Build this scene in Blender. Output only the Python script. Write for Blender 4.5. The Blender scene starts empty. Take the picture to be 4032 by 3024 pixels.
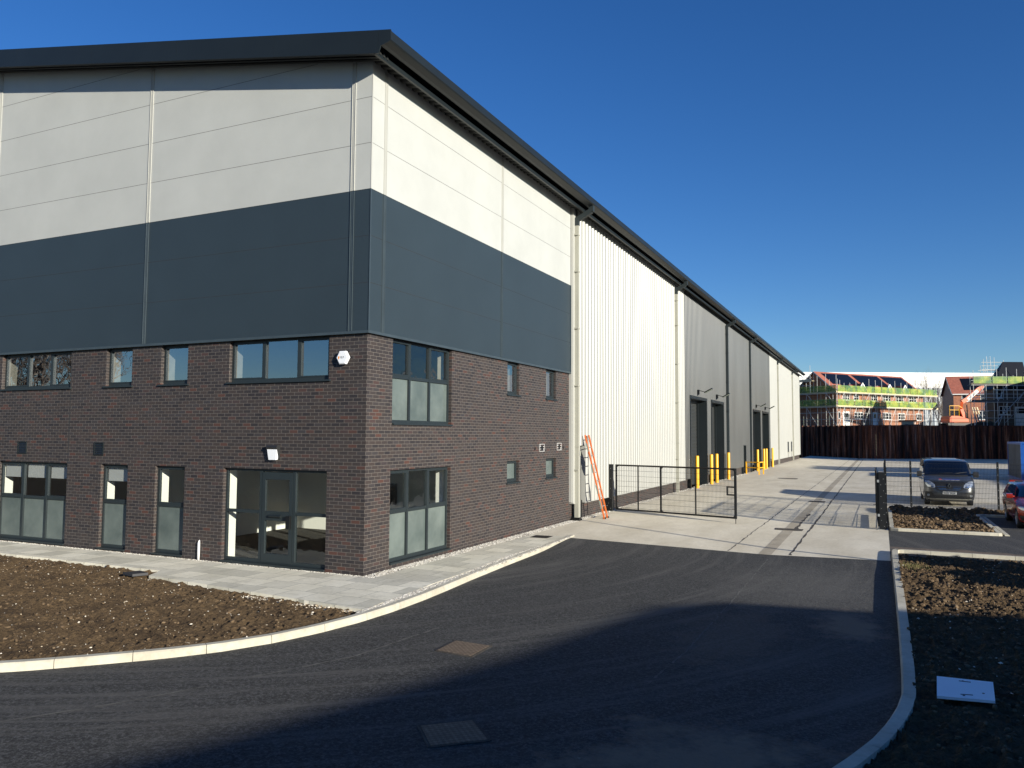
import bpy, bmesh, math, random
from mathutils import Vector, Matrix, noise
random.seed(7)
R = math.radians
scn = bpy.context.scene
COL = scn.collection
ORG = {}

# ------------------------------------------------------------------ mesh helper
class MB:
    def __init__(s): s.v = []; s.f = []
    def add(s, vs, fs):
        n = len(s.v); s.v += [tuple(p) for p in vs]; s.f += [tuple(i + n for i in f) for f in fs]; return s
    def box(s, x0, x1, y0, y1, z0, z1):
        if x0 > x1: x0, x1 = x1, x0
        if y0 > y1: y0, y1 = y1, y0
        if z0 > z1: z0, z1 = z1, z0
        return s.add([(x0,y0,z0),(x1,y0,z0),(x1,y1,z0),(x0,y1,z0),(x0,y0,z1),(x1,y0,z1),(x1,y1,z1),(x0,y1,z1)],
                     [(0,3,2,1),(4,5,6,7),(0,1,5,4),(1,2,6,5),(2,3,7,6),(3,0,4,7)])
    def quad(s, a, b, c, d): return s.add([a,b,c,d], [(0,1,2,3)])
    def bar(s, a, b, w, h=None, up=(0,0,1)):
        a = Vector(a); b = Vector(b); d = (b - a).normalized(); h = h or w
        u = Vector(up)
        if abs(d.dot(u)) > .98: u = Vector((0,1,0))
        x = d.cross(u).normalized() * (w/2); y = x.normalized().cross(d).normalized() * (h/2)
        P = [a-x-y, a+x-y, a+x+y, a-x+y, b-x-y, b+x-y, b+x+y, b-x+y]
        return s.add(P, [(0,3,2,1),(4,5,6,7),(0,1,5,4),(1,2,6,5),(2,3,7,6),(3,0,4,7)])
    def tube(s, a, b, r0, r1=None, n=8, caps=True):
        a = Vector(a); b = Vector(b); d = (b - a)
        if d.length < 1e-6: return s
        d.normalize(); r1 = r0 if r1 is None else r1
        u = Vector((0,0,1)) if abs(d.z) < .9 else Vector((1,0,0))
        x = d.cross(u).normalized(); y = d.cross(x)
        P = []
        for c, r in ((a, r0), (b, r1)):
            for i in range(n):
                t = 2*math.pi*i/n; P.append(c + x*math.cos(t)*r + y*math.sin(t)*r)
        F = [(i, (i+1) % n, n+(i+1) % n, n+i) for i in range(n)]
        if caps: F += [tuple(range(n))[::-1], tuple(range(n, 2*n))]
        return s.add(P, F)
    def ring(s, pts):                       # lathe like extrusion of a list of equal-length rings
        n = len(pts[0]); m = len(pts); V = [p for r in pts for p in r]
        F = [(j*n+i, j*n+(i+1) % n, (j+1)*n+(i+1) % n, (j+1)*n+i) for j in range(m-1) for i in range(n)]
        return s.add(V, F)
    def extr(s, prof, axis, a, b):          # prof: closed polygon of 2D points, axis 'x' or 'y'
        n = len(prof)
        if axis == 'y': P = [(p[0], a, p[1]) for p in prof] + [(p[0], b, p[1]) for p in prof]
        elif axis == 'x': P = [(a, p[0], p[1]) for p in prof] + [(b, p[0], p[1]) for p in prof]
        else: P = [(p[0], p[1], a) for p in prof] + [(p[0], p[1], b) for p in prof]
        return s.add(P, [(i, (i+1) % n, n+(i+1) % n, n+i) for i in range(n)] + [tuple(range(n))[::-1], tuple(range(n, 2*n))])
    def grid(s, rows):                      # rows of equal-length point lists
        n = len(rows[0]); V = [p for r in rows for p in r]
        return s.add(V, [(j*n+i, j*n+i+1, (j+1)*n+i+1, (j+1)*n+i) for j in range(len(rows)-1) for i in range(n-1)])
    def build(s, name, mat, parent=None, smooth=False, fix=True):
        o0 = Vector(ORG.get(parent.name, (0,0,0))) if parent else Vector((0,0,0))
        me = bpy.data.meshes.new(name)
        me.from_pydata([tuple(Vector(p) - o0) for p in s.v], [], s.f); me.update()
        if fix:
            bm = bmesh.new(); bm.from_mesh(me)
            bmesh.ops.recalc_face_normals(bm, faces=bm.faces); bm.to_mesh(me); bm.free()
        if smooth:
            for p in me.polygons: p.use_smooth = True
        for m in (mat if isinstance(mat, (list, tuple)) else [mat]): me.materials.append(m)
        o = bpy.data.objects.new(name, me); COL.objects.link(o)
        if parent: o.parent = parent; ORG[o.name] = tuple(o0)
        return o

def tag(o, label=None, cat=None, group=None, kind=None):
    if label: o['label'] = label
    if cat: o['category'] = cat
    if group: o['group'] = group
    if kind: o['kind'] = kind
    return o
def thing(name, loc, label, cat, group=None, rz=0, local=False):
    o = bpy.data.objects.new(name, None); COL.objects.link(o); o.location = loc; o.rotation_euler = (0,0,rz)
    o.empty_display_size = .2
    ORG[o.name] = (0,0,0) if local else tuple(loc)
    return tag(o, label, cat, group)
def kids(o): return [c for c in COL.objects if c.parent == o]
def copy_tree(o, loc, label, rz=None):
    c = o.copy(); COL.objects.link(c); c.location = loc
    if rz is not None: c.rotation_euler = (0,0,rz)
    c['label'] = label
    for k in kids(o):
        k2 = k.copy(); COL.objects.link(k2); k2.parent = c
        for g in kids(k):
            g2 = g.copy(); COL.objects.link(g2); g2.parent = k2
    return c

# ------------------------------------------------------------------ materials
class NT:
    def __init__(s, name):
        s.m = bpy.data.materials.new(name); s.m.use_nodes = True; s.t = s.m.node_tree; s.n = s.t.nodes
        s.b = s.n['Principled BSDF']; s.out = s.n['Material Output']
    def new(s, typ, **kw):
        n = s.n.new(typ)
        for k, v in kw.items(): setattr(n, k, v)
        return n
    def link(s, a, b): s.t.links.new(a, b)
    def coord(s, scale=(1,1,1)):
        c = s.new('ShaderNodeTexCoord'); m = s.new('ShaderNodeMapping'); m.inputs['Scale'].default_value = scale
        g = s.new('ShaderNodeNewGeometry')
        s.link(g.outputs['Position'], m.inputs['Vector']); return m.outputs['Vector']
    def noise(s, vec, scale, detail=4, rough=.6):
        n = s.new('ShaderNodeTexNoise'); n.inputs['Scale'].default_value = scale; n.inputs['Detail'].default_value = detail
        n.inputs['Roughness'].default_value = rough; s.link(vec, n.inputs['Vector']); return n.outputs['Fac']
    def ramp(s, fac, stops):
        r = s.new('ShaderNodeValToRGB'); e = r.color_ramp.elements
        while len(e) < len(stops): e.new(.5)
        for i, (p, c) in enumerate(stops):
            e[i].position = p; e[i].color = (c, c, c, 1) if isinstance(c, (int, float)) else (*c, 1)
        s.link(fac, r.inputs['Fac']); return r.outputs['Color']
    def mix(s, fac, a, b, mode='MIX'):
        m = s.new('ShaderNodeMix', data_type='RGBA', blend_type=mode)
        for sock, v in ((m.inputs[0], fac), (m.inputs[6], a), (m.inputs[7], b)):
            if isinstance(v, (int, float)): sock.default_value = v
            elif isinstance(v, tuple): sock.default_value = (*v, 1)
            else: s.link(v, sock)
        return m.outputs[2]
    def math(s, op, a, b=0.0):
        m = s.new('ShaderNodeMath', operation=op)
        for sock, v in ((m.inputs[0], a), (m.inputs[1], b)):
            if isinstance(v, (int, float)): sock.default_value = v
            else: s.link(v, sock)
        return m.outputs[0]
    def bump(s, h, strength, dist):
        b = s.new('ShaderNodeBump'); b.inputs['Strength'].default_value = strength; b.inputs['Distance'].default_value = dist
        s.link(h, b.inputs['Height']); s.link(b.outputs['Normal'], s.b.inputs['Normal'])
    def set(s, color=None, rough=None, metal=None, spec=None, coat=None):
        if color is not None:
            if isinstance(color, tuple): s.b.inputs['Base Color'].default_value = (*color, 1)
            else: s.link(color, s.b.inputs['Base Color'])
        if rough is not None:
            if isinstance(rough, (int, float)): s.b.inputs['Roughness'].default_value = rough
            else: s.link(rough, s.b.inputs['Roughness'])
        if metal is not None: s.b.inputs['Metallic'].default_value = metal
        if spec is not None: s.b.inputs['Specular IOR Level'].default_value = spec
        if coat is not None: s.b.inputs['Coat Weight'].default_value = coat
        return s.m

def plain(name, c, rough=.5, metal=0, var=.12, scale=3.0, spec=.5, coat=None, bump=0, stretch=(1,1,1)):
    t = NT(name); v = t.coord(stretch); n = t.noise(v, scale, 5)
    lo = tuple(x*(1-var) for x in c); hi = tuple(min(1, x*(1+var)) for x in c)
    col = t.ramp(n, [(.3, lo), (.7, hi)])
    t.set(col, rough, metal, spec, coat)
    if bump: t.bump(t.noise(v, scale*12, 3), bump, .01)
    return t.m

def brick_mat(name, cols, mortar, w=.225, h=.075, scale_var=1.0, rough=.6):
    t = NT(name); g = t.new('ShaderNodeNewGeometry'); sp = t.new('ShaderNodeSeparateXYZ'); t.link(g.outputs['Position'], sp.inputs[0])
    u = t.math('ADD', sp.outputs[0], sp.outputs[1]); cb = t.new('ShaderNodeCombineXYZ')
    t.link(u, cb.inputs[0]); t.link(sp.outputs[2], cb.inputs[1])
    b = t.new('ShaderNodeTexBrick'); t.link(cb.outputs[0], b.inputs['Vector'])
    b.inputs['Scale'].default_value = 1; b.inputs['Brick Width'].default_value = w; b.inputs['Row Height'].default_value = h
    b.inputs['Mortar Size'].default_value = .006 ; b.inputs['Mortar Smooth'].default_value = .2
    b.inputs['Color1'].default_value = (0,0,0,1); b.inputs['Color2'].default_value = (1,1,1,1); b.inputs['Mortar'].default_value = (.5,.5,.5,1)
    c = t.ramp(b.outputs['Color'], cols)
    nn = t.noise(g.outputs['Position'], .8, 4); nf = t.noise(g.outputs['Position'], 60, 3)
    c = t.mix(t.math('MULTIPLY', nn, .55), c, (.052,.042,.038))
    c = t.mix(1.0, c, t.ramp(nf, [(.2, .8), (.8, 1.2)]), 'MULTIPLY')
    c = t.mix(b.outputs['Fac'], c, mortar)
    ef = t.ramp(t.noise(g.outputs['Position'], 1.7, 6, .75), [(.66, 0.0), (.8, .35)])
    c = t.mix(ef, c, (.12,.11,.10))
    t.set(c, rough, 0, .35)
    t.bump(t.math('SUBTRACT', 1.0, b.outputs['Fac']), .9, .006)
    return t.m

M = {}
M['brick'] = brick_mat('dark_brindle_brick', [(0,(.017,.016,.020)),(.3,(.030,.026,.027)),(.6,(.044,.033,.030)),(.84,(.036,.034,.038)),(.93,(.085,.034,.024)),(1,(.028,.030,.036))], (.135,.118,.106))
M['redbrick'] = brick_mat('orange_red_brick', [(0,(.30,.10,.05)),(.5,(.40,.14,.07)),(1,(.48,.19,.09))], (.40,.28,.2))
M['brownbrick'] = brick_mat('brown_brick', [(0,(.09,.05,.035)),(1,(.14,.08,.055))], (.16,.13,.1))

def panel_mat(name, c, rough, freq=40.0, amp=.25, metal=0.0):
    t = NT(name); g = t.new('ShaderNodeNewGeometry'); sp = t.new('ShaderNodeSeparateXYZ'); t.link(g.outputs['Position'], sp.inputs[0])
    s = t.math('SINE', t.math('MULTIPLY', sp.outputs[2], 2*math.pi*freq))
    n = t.noise(g.outputs['Position'], .7, 4)
    t.set(t.ramp(n, [(.3, tuple(x*.94 for x in c)), (.7, tuple(x*1.05 for x in c))]), rough, metal, .5)
    t.bump(s, amp, .0012)
    return t.m
M['anth'] = panel_mat('anthracite_microrib_panel', (.024,.037,.047), .5, 40, .5)
M['white_panel'] = panel_mat('off_white_microrib_panel', (.425,.433,.415), .6, 40, .45)
M['white_rib'] = plain('off_white_sheet', (.31,.312,.292), .40, var=.03, scale=.4, spec=.7)
M['white_trim'] = plain('off_white_trim', (.38,.38,.355), .5, var=.03)
M['cream_pipe'] = plain('stone_grey_pipe', (.34,.335,.285), .5, var=.04)
M['grey_rib'] = plain('grey_coated_sheet', (.048,.052,.053), .36, .0, spec=.55, var=.25, scale=.5, stretch=(1,1,.25))
M['anth_trim'] = plain('anthracite_trim', (.011,.015,.017), .42, var=.1, scale=1, spec=.35)
M['anth_flat'] = plain('anthracite_flat', (.018,.025,.028), .5, var=.06, scale=1)
M['soffit'] = plain('dark_soffit_sheet', (.022,.023,.022), .5, var=.08)
M['frame'] = plain('grey_window_frame', (.017,.024,.027), .45, var=.06)
M['black'] = plain('black_coated_steel', (.004,.0045,.005), .45, var=.1)
M['gasket'] = plain('dark_joint', (.02,.024,.028), .8)
M['yellow'] = plain('yellow_post_sleeve', (.82,.42,.02), .38, var=.04)
M['plaster'] = plain('white_plaster', (.82,.81,.76), .9, var=.02)
M['block'] = plain('concrete_blockwork', (.42,.39,.32), .9, var=.15, scale=6)
M['darkwall'] = plain('room_shade_wall', (.03,.03,.03), .9)  # near-black colour stands in for the dimness of the upper rooms
M['carpet'] = plain('dark_carpet', (.035,.033,.03), .95, var=.3, scale=40)
M['ceiling'] = plain('ceiling_tile', (.4,.4,.4), .9, var=.03)
M['whiteplastic'] = plain('white_plastic', (.78,.80,.84), .35, var=.02)
M['pipe_white'] = plain('white_pipe', (.7,.7,.7), .4, var=.02)
M['tubes'] = plain('scaffold_tube', (.6,.6,.57), .45, .3, var=.15, scale=20)
M['steel'] = plain('galvanised_steel', (.42,.43,.42), .45, .6, var=.15, scale=20)
M['orange'] = plain('orange_fibreglass', (.55,.13,.025), .45, var=.05)
M['ladder_green'] = plain('grey_green_rail_inside', (.22,.26,.22), .5, var=.1)
M['board'] = plain('scaffold_board', (.62,.52,.33), .8, var=.15, scale=5)
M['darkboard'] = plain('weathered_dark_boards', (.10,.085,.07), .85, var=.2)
M['green_net'] = plain('green_brick_guard_mesh', (.32,.50,.05), .6, var=.45, scale=1.1)
M['tube_green'] = plain('green_grey_rail_tube', (.13,.17,.12), .5, var=.1)
M['pv'] = plain('black_solar_panel', (.006,.007,.010), .25, var=.2, spec=.3)
M['whitepaint'] = plain('white_paintwork', (.8,.8,.78), .4, var=.02)
M['excav'] = plain('orange_machine_paint', (.62,.10,.02), .4, var=.1)
M['blue'] = plain('blue_container_paint', (.008,.085,.36), .45, var=.08)
M['contside'] = plain('blue_grey_container_side', (.07,.09,.12), .45, .2, var=.3, scale=.8)
M['bark'] = plain('bare_branch_bark', (.17,.14,.12), .9, var=.3, scale=3)
M['render_grey'] = plain('grey_steel_sheeting', (.30,.33,.36), .4, var=.06)
M['bg_white'] = plain('far_white_cladding', (.80,.79,.76), .5, var=.02)
M['timber'] = plain('pale_timber', (.5,.42,.28), .8, var=.2)
M['tarp'] = plain('dark_sheet', (.03,.03,.035), .6)

def roof_tiles():
    t = NT('red_roof_tiles'); v = t.coord(); n = t.noise(v, 3.0, 5, .7); n2 = t.noise(v, .6, 3)
    c = t.ramp(n, [(.3, (.20,.055,.035)), (.55, (.36,.10,.06)), (.75, (.44,.17,.12))])
    c = t.mix(t.math('MULTIPLY', n2, .4), c, (.30,.15,.12)); t.set(c, .8); t.bump(n, .5, .05); return t.m
M['tiles'] = roof_tiles()
def rust():
    t = NT('rusty_sheet_pile_steel'); v = t.coord((1.6,1.6,.10)); n = t.noise(v, 1.4, 6, .7)
    v2 = t.coord((1,1,1)); n2 = t.noise(v2, 6, 5)
    c = t.ramp(n, [(.38, (.018,.009,.007)), (.48, (.085,.028,.016)), (.56, (.24,.08,.038)), (.66,(.46,.26,.18))])
    c = t.mix(1.0, c, t.ramp(n2, [(.2,.6),(.8,1.3)]), 'MULTIPLY'); t.set(c, .8, .2); return t.m
M['rust'] = rust()
def asphalt():
    t = NT('new_asphalt'); v = t.coord(); f = t.noise(v, 26, 6, .85); f2 = t.noise(v, 12, 3, .6)
    # long rolled streaks following the bend of the carriageway
    g = t.new('ShaderNodeNewGeometry'); sp = t.new('ShaderNodeSeparateXYZ'); t.link(g.outputs['Position'], sp.inputs[0])
    dx = t.math('SUBTRACT', sp.outputs[0], -6.0); dy = t.math('SUBTRACT', sp.outputs[1], 6.0)
    rad = t.math('SQRT', t.math('ADD', t.math('MULTIPLY', dx, dx), t.math('MULTIPLY', dy, dy)))
    ang = t.math('ARCTAN2', dy, dx); cb = t.new('ShaderNodeCombineXYZ'); t.link(t.math('MULTIPLY', rad, 2.3), cb.inputs[0]); t.link(t.math('MULTIPLY', ang, 1.3), cb.inputs[1])
    st = t.noise(cb.outputs[0], 1.0, 6, .75)
    c = t.ramp(f, [(.38, .009), (.50, .033), (.60, .095)])
    c = t.mix(t.ramp(st, [(.50, 0.0), (.66, .75)]), c, (.10,.096,.09))
    pa = t.noise(v, .35, 4); c = t.mix(t.ramp(pa, [(.5, 0.0), (.8, .35)]), c, (.065,.06,.055))
    # dusty soil tracked on to the edge by the right-hand kerb
    dn = t.noise(v, 1.6, 5, .7)
    for cx, cy, rx, ry, am in ((9.2,.35,.6,1.1,.8),(8.2,-6.6,1.5,1.7,.9),(9.45,8.9,.6,.5,.5),(11.5,10.2,2.2,.5,.6),(7.6,-1.0,.9,2.2,.25)):
        ax = t.math('DIVIDE', t.math('SUBTRACT', sp.outputs[0], cx), rx); ay = t.math('DIVIDE', t.math('SUBTRACT', sp.outputs[1], cy), ry)
        q = t.math('SUBTRACT', 1.0, t.math('SQRT', t.math('ADD', t.math('MULTIPLY', ax, ax), t.math('MULTIPLY', ay, ay))))
        msk = t.ramp(t.math('ADD', q, t.math('MULTIPLY', t.math('SUBTRACT', dn, .5), 2.2)), [(.0, 0.0), (.55, am)])
        c = t.mix(msk, c, (.21,.15,.105))
    dd = t.ramp(t.math('ADD', t.math('SUBTRACT', 1.0, t.math('SQRT', t.math('ADD', t.math('POWER', t.math('DIVIDE', t.math('SUBTRACT', sp.outputs[0], 8.3), 2.2), 2.0), t.math('POWER', t.math('DIVIDE', t.math('SUBTRACT', sp.outputs[1], 3.6), 3.4), 2.0)))), t.math('MULTIPLY', t.math('SUBTRACT', dn, .5), 1.2)), [(.0, 0.0), (.8, .5)])
    c = t.mix(dd, c, (.12,.115,.105))
    spk = t.ramp(t.noise(v, 9, 2, .5), [(.76, 0.0), (.80, .8)]); c = t.mix(spk, c, (.2,.18,.15))
    t.set(c, .88, 0, .35); t.bump(t.math('ADD', f, f2), .7, .012); return t.m
M['asphalt'] = asphalt()
def concrete(name, c0, c1, joint=None, stain=.35, bumpy=.2, stretch=(1,.35,1)):
    t = NT(name); v = t.coord(stretch); v1 = t.coord()
    n = t.noise(v, .9, 6, .65); n2 = t.noise(v1, 14, 4); n3 = t.noise(v1, 1.6, 6, .7)
    c = t.ramp(n, [(.3, c0), (.7, c1)])
    c = t.mix(1.0, c, t.ramp(n2, [(.2,.88),(.8,1.1)]), 'MULTIPLY')
    c = t.mix(t.ramp(n3, [(.55, 0.0), (.75, stain)]), c, tuple(x*.55 for x in c0))
    if joint:
        g = t.new('ShaderNodeNewGeometry'); b = t.new('ShaderNodeTexBrick'); t.link(g.outputs['Position'], b.inputs['Vector'])
        b.offset = joint[2]; b.inputs['Scale'].default_value = 1; b.inputs['Brick Width'].default_value = joint[0]; b.inputs['Row Height'].default_value = joint[1]
        b.inputs['Mortar Size'].default_value = joint[3]; b.inputs['Color1'].default_value = (.74,.74,.73,1); b.inputs['Color2'].default_value = (1.08,1.07,1.04,1)
        b.inputs['Mortar'].default_value = (.5,.5,.48,1); c = t.mix(1.0, c, b.outputs['Color'], 'MULTIPLY')
    t.set(c, .85, 0, .3); t.bump(n2, bumpy, .01); return t.m
M['yard'] = concrete('brushed_yard_concrete', (.56,.50,.385), (.74,.68,.555), None, .28)
M['paving'] = concrete('concrete_paving_slabs', (.66,.62,.50), (.84,.80,.68), (.60,.60,.5,.008), .6, stretch=(1,1,1))
M['kerb'] = concrete('precast_kerb_concrete', (.38,.35,.275), (.56,.53,.44), None, .6, stretch=(1,1,1))
M['channel'] = concrete('dusty_channel', (.33,.28,.21), (.50,.45,.36), None, .5)
M['crack'] = plain('sealed_crack', (.05,.042,.035), .9, var=.5, scale=6)
def soil():
    t = NT('clay_topsoil'); v = t.coord(); n = t.noise(v, 8, 8, .75); n2 = t.noise(v, .7, 4); n3 = t.noise(v, 45, 4, .7)
    c = t.ramp(n, [(.3, (.070,.046,.026)), (.55, (.138,.092,.050)), (.78, (.21,.145,.085))])
    c = t.mix(t.math('MULTIPLY', n2, .5), c, (.10,.068,.037)); dp = t.ramp(t.noise(v, 1.3, 5, .7), [(.48, 0.0), (.62, .6)]); c = t.mix(dp, c, (.045,.030,.019)); c = t.mix(1.0, c, t.ramp(n3, [(.25,.6),(.75,1.3)]), 'MULTIPLY')
    t.set(c, .95, 0, .2); t.bump(t.math('ADD', n, n3), 1.0, .05); return t.m
M['soil'] = soil()
M['sitesoil'] = plain('dark_site_earth', (.05,.038,.028), .95, var=.4, scale=.6)
def stones(name, a, b, c_):
    t = NT(name); g = t.new('ShaderNodeNewGeometry'); c = t.ramp(g.outputs['Random Per Island'], [(0, a), (.5, b), (1, c_)]); t.set(c, .85, 0, .3); return t.m
M['gravel'] = stones('mixed_limestone_gravel', (.22,.20,.17), (.46,.43,.38), (.72,.70,.64))
M['gravel_bed'] = plain('gravel_bed', (.20,.18,.15), .9, var=.3, scale=30)
M['flint'] = stones('pale_flints', (.30,.23,.15), (.50,.43,.33), (.78,.74,.66))
M['clod'] = stones('soil_clods', (.068,.045,.026), (.12,.08,.045), (.175,.122,.072))
def cover():
    t = NT('rusty_cast_iron_cover'); g = t.new('ShaderNodeNewGeometry'); c = t.new('ShaderNodeTexChecker'); c.inputs['Scale'].default_value = 26
    t.link(g.outputs['Position'], c.inputs['Vector']); n = t.noise(t.coord(), 14, 5)
    k = t.ramp(n, [(.3, (.13,.095,.065)), (.7, (.24,.185,.13))]); k = t.mix(t.math('MULTIPLY', c.outputs['Fac'], .55), k, (.08,.05,.035)); t.set(k, .8, .2); t.bump(c.outputs['Fac'], .8, .01); return t.m
M['cover'] = cover()
def glass(name, tint, refl, wob=0.0, rough=0.0):
    t = NT(name); n = t.n; n.remove(t.b)
    tr = t.new('ShaderNodeBsdfTransparent'); tr.inputs['Color'].default_value = (*tint, 1)
    gl = t.new('ShaderNodeBsdfGlossy'); gl.inputs['Roughness'].default_value = rough; gl.inputs['Color'].default_value = (.92,.96,1,1)
    fr = t.new('ShaderNodeFresnel'); gq = t.new('ShaderNodeNewGeometry'); t.link(t.math('SUBTRACT', 1.5, t.math('MULTIPLY', gq.outputs['Backfacing'], 1.5-1/1.5)), fr.inputs['IOR'])
    f = t.math('ADD', t.math('MULTIPLY', fr.outputs[0], 1.6), refl)
    f = t.math('MINIMUM', f, 1.0)
    if wob:
        b = t.new('ShaderNodeBump'); b.inputs['Strength'].default_value = wob; b.inputs['Distance'].default_value = .05
        t.link(t.noise(t.coord((1,1,1)), 2.2, 2, .5), b.inputs['Height'])
        t.link(b.outputs['Normal'], gl.inputs['Normal'])
    mx = t.new('ShaderNodeMixShader'); t.link(f, mx.inputs[0]); t.link(tr.outputs[0], mx.inputs[1]); t.link(gl.outputs[0], mx.inputs[2])
    t.link(mx.outputs[0], t.out.inputs['Surface']); return t.m
M['glass'] = glass('clear_glazing', (.92,.95,.93), .03, .16)
M['glass_up'] = glass('solar_glazing', (.78,.82,.84), .30, .02)
M['glass_car'] = glass('tinted_vehicle_glass', (.10,.13,.13), .06)
def frosted():
    t = NT('frosted_film_glazing'); n = t.noise(t.coord((1,1,1)), 1.1, 3)
    t.set(t.ramp(n, [(.3, (.075,.098,.096)), (.7, (.145,.175,.165))]), .2, 0, .6); return t.m
M['frost'] = frosted()
M['vanpaint'] = plain('dark_grey_metallic_paint', (.075,.078,.082), .28, .4, var=.05, coat=.8)
M['redpaint'] = plain('dark_red_metallic_paint', (.36,.028,.014), .25, .3, var=.05, coat=.9)
M['blackplastic'] = plain('black_plastic', (.018,.018,.019), .5, var=.1)
M['rubber'] = plain('tyre_rubber', (.02,.02,.02), .8, var=.2)
M['alloy'] = plain('alloy_wheel', (.5,.5,.5), .3, .8, var=.05)
M['chrome'] = plain('chrome', (.7,.7,.7), .15, 1, var=.03)
M['lens'] = plain('clear_headlamp_lens', (.62,.66,.68), .12, .5, var=.12, scale=14)
M['plate'] = plain('white_reflective_plate', (.85,.85,.82), .4, var=.02)
M['decal_blue'] = plain('blue_decal', (.03,.05,.30), .4); M['decal_red'] = plain('red_decal', (.5,.02,.03), .4); M['decal_white'] = plain('white_decal', (.7,.7,.75), .4)
M['orange_logo'] = plain('orange_emblem', (.75,.28,.06), .5)
M['grass'] = plain('yellowed_grass', (.16,.15,.05), .8, var=.3, scale=9)

# ------------------------------------------------------------------ ground
def zc(x):
    P = [(-50,0),(0,0),(.35,0),(6.9,-.13),(9.85,-.08),(16,-.03),(24,0),(600,0)]
    for (a,za),(b,zb) in zip(P, P[1:]):
        if x <= b: return za + (zb-za)*(x-a)/(b-a)
    return 0
def sm(t): t = max(0, min(1, t)); return t*t*(3-2*t)
# asphalt road
mb = MB(); xs = [-70,-45,-25,-12,-6]+[-4+i*.5 for i in range(32)]+[13.5,20,30,60]; ys = [-80,-50,-30,-18,-12,-9,-7,-5,-3,-1,1,2.5,4,4.8,5.5,6,6.5,7,7.4,7.8]
mb.grid([[(x, y, -.1+( (zc(x) if x<9.85 else -.08)+.1)*sm((y-5)/2.7) - (.001 if y>7.5 else 0)) for x in xs] for y in ys])
tag(mb.build('road', M['asphalt'], fix=False), kind='structure')
mb = MB(); mb.grid([[(x, y, -.08) for x in (9.85,12,16,24,40,80)] for y in (7.8,9.3,11,13,14.6)])
mb.grid([[(x, y, -.085) for x in (12.9,16,24,60)] for y in (14.6,18,22.3)])
tag(mb.build('side_road', M['asphalt'], fix=False), kind='structure')
# concrete yard with shallow dish to the drainage channel
mb = MB(); xs = [.0,.35,2,4,6,6.9,7.5,8.5,9.85]; ys = [7.8,9,12,18,24,40,70,125]
mb.grid([[(x,y,zc(x)) for x in xs] for y in ys])
mb.grid([[(x,y,zc(x)) for x in (9.85,12,16,20,24,70)] for y in (22.4,30,60,125)])
tag(mb.build('yard', M['yard'], fix=False), kind='structure')
mb = MB(); mb.grid([[(x,y,-.6) for x in (-400,400)] for y in (-300,112)])
tag(mb.build('ground', M['sitesoil'], fix=False), kind='structure')
SEAMS = [[(7.11,6.99),(7.17,1.16),(7.16,-2.35),(7.06,-4.07)],[(1.31,-8.18),(1.92,-7.22),(2.62,-5.75),(3.15,-4.55),(3.38,-2.55)]]
# paver seams in the asphalt
mb = MB(); rs = random.Random(31)
for pts in SEAMS:
    L = []
    for (x0,y0),(x1,y1) in zip(pts, pts[1:]):
        n = max(2,int(math.hypot(x1-x0,y1-y0)/.12))
        for i in range(n): L.append((x0+(x1-x0)*i/n+rs.uniform(-.012,.012), y0+(y1-y0)*i/n+rs.uniform(-.012,.012)))
    for a,b in zip(L,L[1:]):
        if rs.random() < .22: continue
        w = rs.uniform(.006,.02); d = Vector((b[0]-a[0],b[1]-a[1])).normalized(); n = (-d.y*w, d.x*w)
        zz = [-.1+((zc(q[0]))+.1)*sm((q[1]-5)/2.7)+.004 for q in (a,b)]
        mb.quad((a[0]-n[0],a[1]-n[1],zz[0]),(a[0]+n[0],a[1]+n[1],zz[0]),(b[0]+n[0],b[1]+n[1],zz[1]),(b[0]-n[0],b[1]-n[1],zz[1]))
tag(mb.build('road_seams', plain('dusty_road_seam', (.10,.096,.088), .95, var=.4, scale=8), fix=False), kind='structure')
# drainage channel and sealed joints
mb = MB(); y = 7.82
while y < 104:
    mb.quad((6.76,y,zc(6.76)+.004),(7.08,y,zc(7.08)+.004),(7.08,y+1.98,zc(7.08)+.004),(6.76,y+1.98,zc(6.76)+.004)); y += 2.0
tag(mb.build('drainage_channel', M['channel'], fix=False), kind='structure')
mb = MB()
def crack(pts, w, seed):
    r = random.Random(seed); L = []
    for (x0,y0),(x1,y1) in zip(pts, pts[1:]):
        n = max(2, int(math.hypot(x1-x0,y1-y0)/.35))
        for i in range(n):
            t = i/n; L.append((x0+(x1-x0)*t + r.uniform(-.02,.02), y0+(y1-y0)*t, w*r.uniform(.4,1.5)))
    for a, b in zip(L, L[1:]):
        mb.quad((a[0]-a[2],a[1],zc(a[0])+.004),(a[0]+a[2],a[1],zc(a[0])+.004),(b[0]+b[2],b[1],zc(b[0])+.004),(b[0]-b[2],b[1],zc(b[0])+.004))
crack([(5.98,7.9),(5.98,100)], .014, 1); crack([(7.52,7.9),(7.55,20),(7.52,100)], .026, 2); crack([(7.1,13.5),(7.08,20)], .05, 5)
for yj in (22.4, 37, 52, 67, 82):
    for a, b in ((.6,5.9),(7.6,9.7)):
        mb.quad((a,yj,zc(a)+.004),(b,yj,zc(b)+.004),(b,yj+.02,zc(b)+.004),(a,yj+.02,zc(a)+.004))
tag(mb.build('yard_joints', M['crack'], fix=False), kind='structure')

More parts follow.
